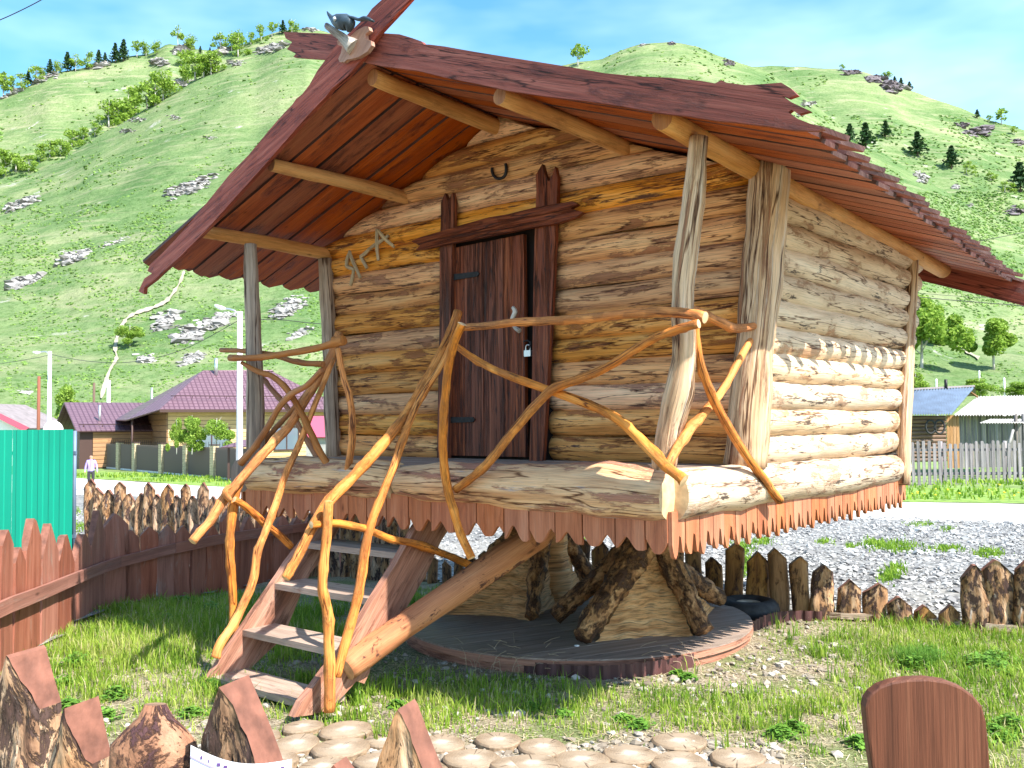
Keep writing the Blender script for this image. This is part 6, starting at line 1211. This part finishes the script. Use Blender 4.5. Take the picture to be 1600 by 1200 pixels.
# grass blades
def blades(x, y, h, wd, g, bend=.5, z=None):
    n = len(x); a = g.random(n)*6.28; d = np.stack([np.cos(a), np.sin(a), np.zeros(n)], -1); s = np.stack([-np.sin(a), np.cos(a), np.zeros(n)], -1); z = gz(x, y) if z is None else z
    B = np.stack([x, y, z-.005], -1); bn = (g.random(n)*bend*h)[:, None]; h = h[:, None]; wd = wd[:, None]
    p0 = B-s*wd; p1 = B+s*wd; m0 = B+UZ*h*.55+d*bn*.3-s*wd*.75; m1 = B+UZ*h*.55+d*bn*.3+s*wd*.75; t = B+UZ*h*(1-.25*bn/np.maximum(h, .01))+d*bn
    v = np.stack([p0, p1, m0, m1, t], 1).reshape(-1, 3); i = np.arange(n)[:, None, None]*5; f = (np.array([[0, 1, 3], [0, 3, 2], [2, 3, 4]])[None]+i).reshape(-1, 3); return v, f
def slices_mask(x, y):
    m = np.zeros(len(x), bool)
    for px, py, rp in sl_:
        p = atz(px, py, .028); m |= np.hypot(x-p[0], y-p[1]) < rp*p[1]/F*.97
    return m
def green(x, y):
    px = x/y*F+800; n1 = vnoise(x, y, 1.25, 11, 4); n2 = vnoise(x, y, 4.5, 12, 2); d = sm(.40, .57, n1*.6+n2*.4)
    d = d*(1-np.clip(bare(x, y)*1.1, 0, 1)*.93)
    lush = np.exp(-(((x+2.6)/1.3)**2+((y-7.4)/1.3)**2))*1.3+np.exp(-(((x-.3)/2.0)**2+((y-5.3)/.42)**2))*.95+.8*sm(1.9, 3.0, x)*sm(4.4, 5, y)+.7*np.exp(-(((x-2.6)/.9)**2+((y-6.6)/.55)**2))
    return np.clip(d*.9+lush*(.45+.8*n2), 0, 1)
x, y, g = scatter(420000, -5.2, 6.5, 3.3, 9.8, lambda x, y: inside(x, y) & (np.hypot(x-PC[0], y-PC[1]) > PR+.1), 14)
k = g.random(len(x)) < green(x, y)**1.3*np.clip(1.35-.05*y, .4, 1)*.85; x, y = x[k], y[k]; k = ~slices_mask(x, y); x, y = x[k], y[k]
gn = green(x, y); h = (.018+.06*g.random(len(x))**2.2)*(.45+1.0*gn)*(1+.55*np.exp(-(((x+2.2)/1.3)**2+((y-7.6)/1.5)**2))); v, f = blades(x, y, h, .0022+.0022*g.random(len(x)), g, .8)
col = np.clip(vnoise(x, y, 2.2, 31, 2)*.7+g.random(len(x))*.5-.12, 0, .84); dry = g.random(len(x)) < .10; col[dry] = .9+.1*g.random(dry.sum())
raw('yard_grass', v, f, 'grass', np.repeat(col, 3), label='uneven tufts of fresh green grass growing in the yard', cat='grass', kind='stuff')
print('grass', len(x))
# tall tufts
x, y, g = scatter(330, -4.5, 6, 4.4, 9.2, lambda x, y: inside(x, y) & (np.hypot(x-PC[0], y-PC[1]) > PR+.15), 15); k = g.random(len(x)) < green(x, y)+.1; x, y = x[k], y[k]
X = np.repeat(x, 16)+g.normal(0, .03, len(x)*16); Y = np.repeat(y, 16)+g.normal(0, .03, len(x)*16); v, f = blades(X, Y, (.07+.10*g.random(len(X))), .003+.002*g.random(len(X)), g, .8); raw('tall_grass', v, f, 'grass', np.repeat(np.clip(g.random(len(X))*.75, 0, 1), 3), label='taller arching grass tufts standing in the yard', cat='grass', kind='stuff')
# straw lying on the ground
x, y, g = scatter(60000, -5, 6.5, 3.4, 9, lambda x, y: inside(x, y), 16); k = g.random(len(x)) < .55*(1-.6*green(x, y)); x, y = x[k], y[k]; k = ~slices_mask(x, y); x, y = x[k], y[k]
n = len(x); a = g.random(n)*6.28; Ls = .02+.06*g.random(n); d = np.stack([np.cos(a), np.sin(a), .15*g.random(n)], -1)*Ls[:, None]; s = np.stack([-np.sin(a), np.cos(a), np.zeros(n)], -1)*.0018; B = np.stack([x, y, gz(x, y)+.006], -1); v = np.stack([B-s, B+s, B+d+s, B+d-s], 1).reshape(-1, 3)
raw('straw', v, np.arange(n*4).reshape(n, 4), 'straw', g.random(n), label='pale dry grass stalks lying on the yard soil', cat='straw', kind='stuff')
# broad leaved weeds
spots = [(520, 1128, 9), (1430, 1042, 26), (1455, 1030, 22), (1545, 1050, 34), (1560, 1035, 26), (1525, 1040, 22), (1580, 1140, 34), (1555, 1150, 26), (1075, 1065, 14), (1060, 1058, 12), (1000, 1140, 15), (1220, 1150, 22), (1240, 1140, 18), (1345, 1165, 22), (975, 1128, 14), (1540, 965, 20), (290, 945, 24), (262, 975, 22), (330, 960, 26), (215, 985, 20), (120, 1040, 24), (95, 1070, 22), (180, 1090, 22), (160, 1120, 24), (108, 1105, 20), (250, 1010, 16), (400, 975, 20), (1495, 985, 14), (1440, 978, 14), (300, 1120, 18), (330, 1080, 18), (830, 1110, 14), (880, 1120, 12), (620, 1105, 12)]
V_ = []; g = np.random.default_rng(44)
for px, py, rp in spots:
    c = onground(px, py); rr = rp*c[1]/F; n = int(60+rp*7); q = g.normal(0, .5, (n, 2))*rr; hh = g.random(n)*rr*.8*np.clip(1-np.hypot(q[:, 0], q[:, 1])/rr/1.4, .1, 1)
    P = np.stack([c[0]+q[:, 0], c[1]+q[:, 1], gz(c[0]+q[:, 0], c[1]+q[:, 1])+.01+hh], -1); a = g.random(n)*6.28; e = np.stack([np.cos(a), np.sin(a), g.uniform(-.3, .5, n)], -1); s = np.stack([-np.sin(a), np.cos(a), g.uniform(-.3, .3, n)], -1); l = (.010+.012*g.random(n))[:, None]
    V_.append(np.stack([P-e*l, P+s*l*.6, P+e*l, P-s*l*.6], 1).reshape(-1, 3))
v = np.concatenate(V_); n = len(v)//4; raw('weeds', v, np.arange(n*4).reshape(n, 4), 'weed', g.random(n), label='low broad leaved green weeds in patches across the yard', cat='weeds', kind='stuff')
# feathery tuft
for px, py in ((1435, 1035),):
    c = onground(px, py); n = 1400; q = g.normal(0, .07, (n, 2)); v, f = blades(c[0]+q[:, 0], c[1]+q[:, 1], .05+.09*g.random(n), np.full(n, .0013), g, 1.2); raw('feathery_plant', v, f, 'weed', np.repeat(g.random(n), 3), label='feathery blue green tuft in the grass right of centre', cat='plant', kind='stuff')
# dry stalks in front of the platform
b = MB(); g2 = random.Random(8)
for k in range(70):
    px = g2.gauss(800, 40) if k < 45 else g2.uniform(700, 1150); c = onground(px, g2.uniform(1028, 1058)); a = g2.uniform(0, 6.28); l = g2.uniform(.06, .2); e = np.array([math.cos(a), math.sin(a), 0]); b.tube([c, c+UZ*l*.6+e*l*.2, c+UZ*l*.75+e*l*.8], .0016, 3, 0, 2, cap=False)
b.build('dry_stalks', 'stick', None, 'dry bent stalks in front of the platform', 'stalks', kind='stuff')
# grass on the verges and in the gravel
x, y, g = scatter(60000, -32, 34, 22, 60, lambda x, y: (nrm(x, y) > 28.8+.5*np.sin(x)) & (nrm(x, y) < 37) & ((x > 9) | (nrm(x, y) < 33)), 17); k = vnoise(x, y, .7, 3, 2) > .36; x, y = x[k], y[k]
v, f = blades(x, y, .08+.14*g.random(len(x)), .02+.02*g.random(len(x)), g, .8, zg(x, y)+.1); raw('verge_grass', v, f, 'grass', np.repeat(np.clip(g.random(len(x))*.8, 0, 1), 3), label='green grass on the verge along the far side of the road', cat='grass', kind='stuff')
x, y, g = scatter(900, -25, 26, 24, 45, lambda x, y: (nrm(x, y) > 29.2) & (nrm(x, y) < 36), 18); v, f, r = blobs(np.stack([x, y, zg(x, y)+.2], -1), np.full(len(x), .035), 1, (1, 1, .6), .2); raw('dandelions', v, f, 'dandelion', r, label='yellow dandelion heads dotted in the verge grass', cat='flowers', kind='stuff')
sp2 = [(1400, 858, 38, 8), (1365, 852, 20, 6), (1440, 822, 24, 4), (1480, 862, 24, 5), (1545, 868, 22, 7), (1400, 893, 14, 8), (1190, 850, 20, 6), (1160, 858, 20, 8), (1480, 830, 12, 4), (1390, 905, 16, 9), (1290, 850, 16, 4), (1330, 858, 10, 4), (122, 826, 12, 8), (905, 845, 10, 30), (1160, 880, 14, 18), (120, 800, 8, 6)]
X = []; Y = []
for px, py, wx, wy in sp2:
    for _ in range(int(wx*wy*2)):
        c = onground(px+g.normal(0, .5)*wx, py+g.normal(0, .5)*wy, 14); X.append(c[0]); Y.append(c[1])
X = np.array(X); Y = np.array(Y); v, f = blades(X, Y, .03+.07*g.random(len(X)), .008+.006*g.random(len(X)), g, .8, zg(X, Y)+.02); raw('gravel_grass', v, f, 'grass', np.repeat(g.random(len(X))*.6, 3), label='small green tufts sprouting through the gravel', cat='grass', kind='stuff')
for o in bpy.data.objects:
    for k in ('_inv',):
        if k in o: del o[k]
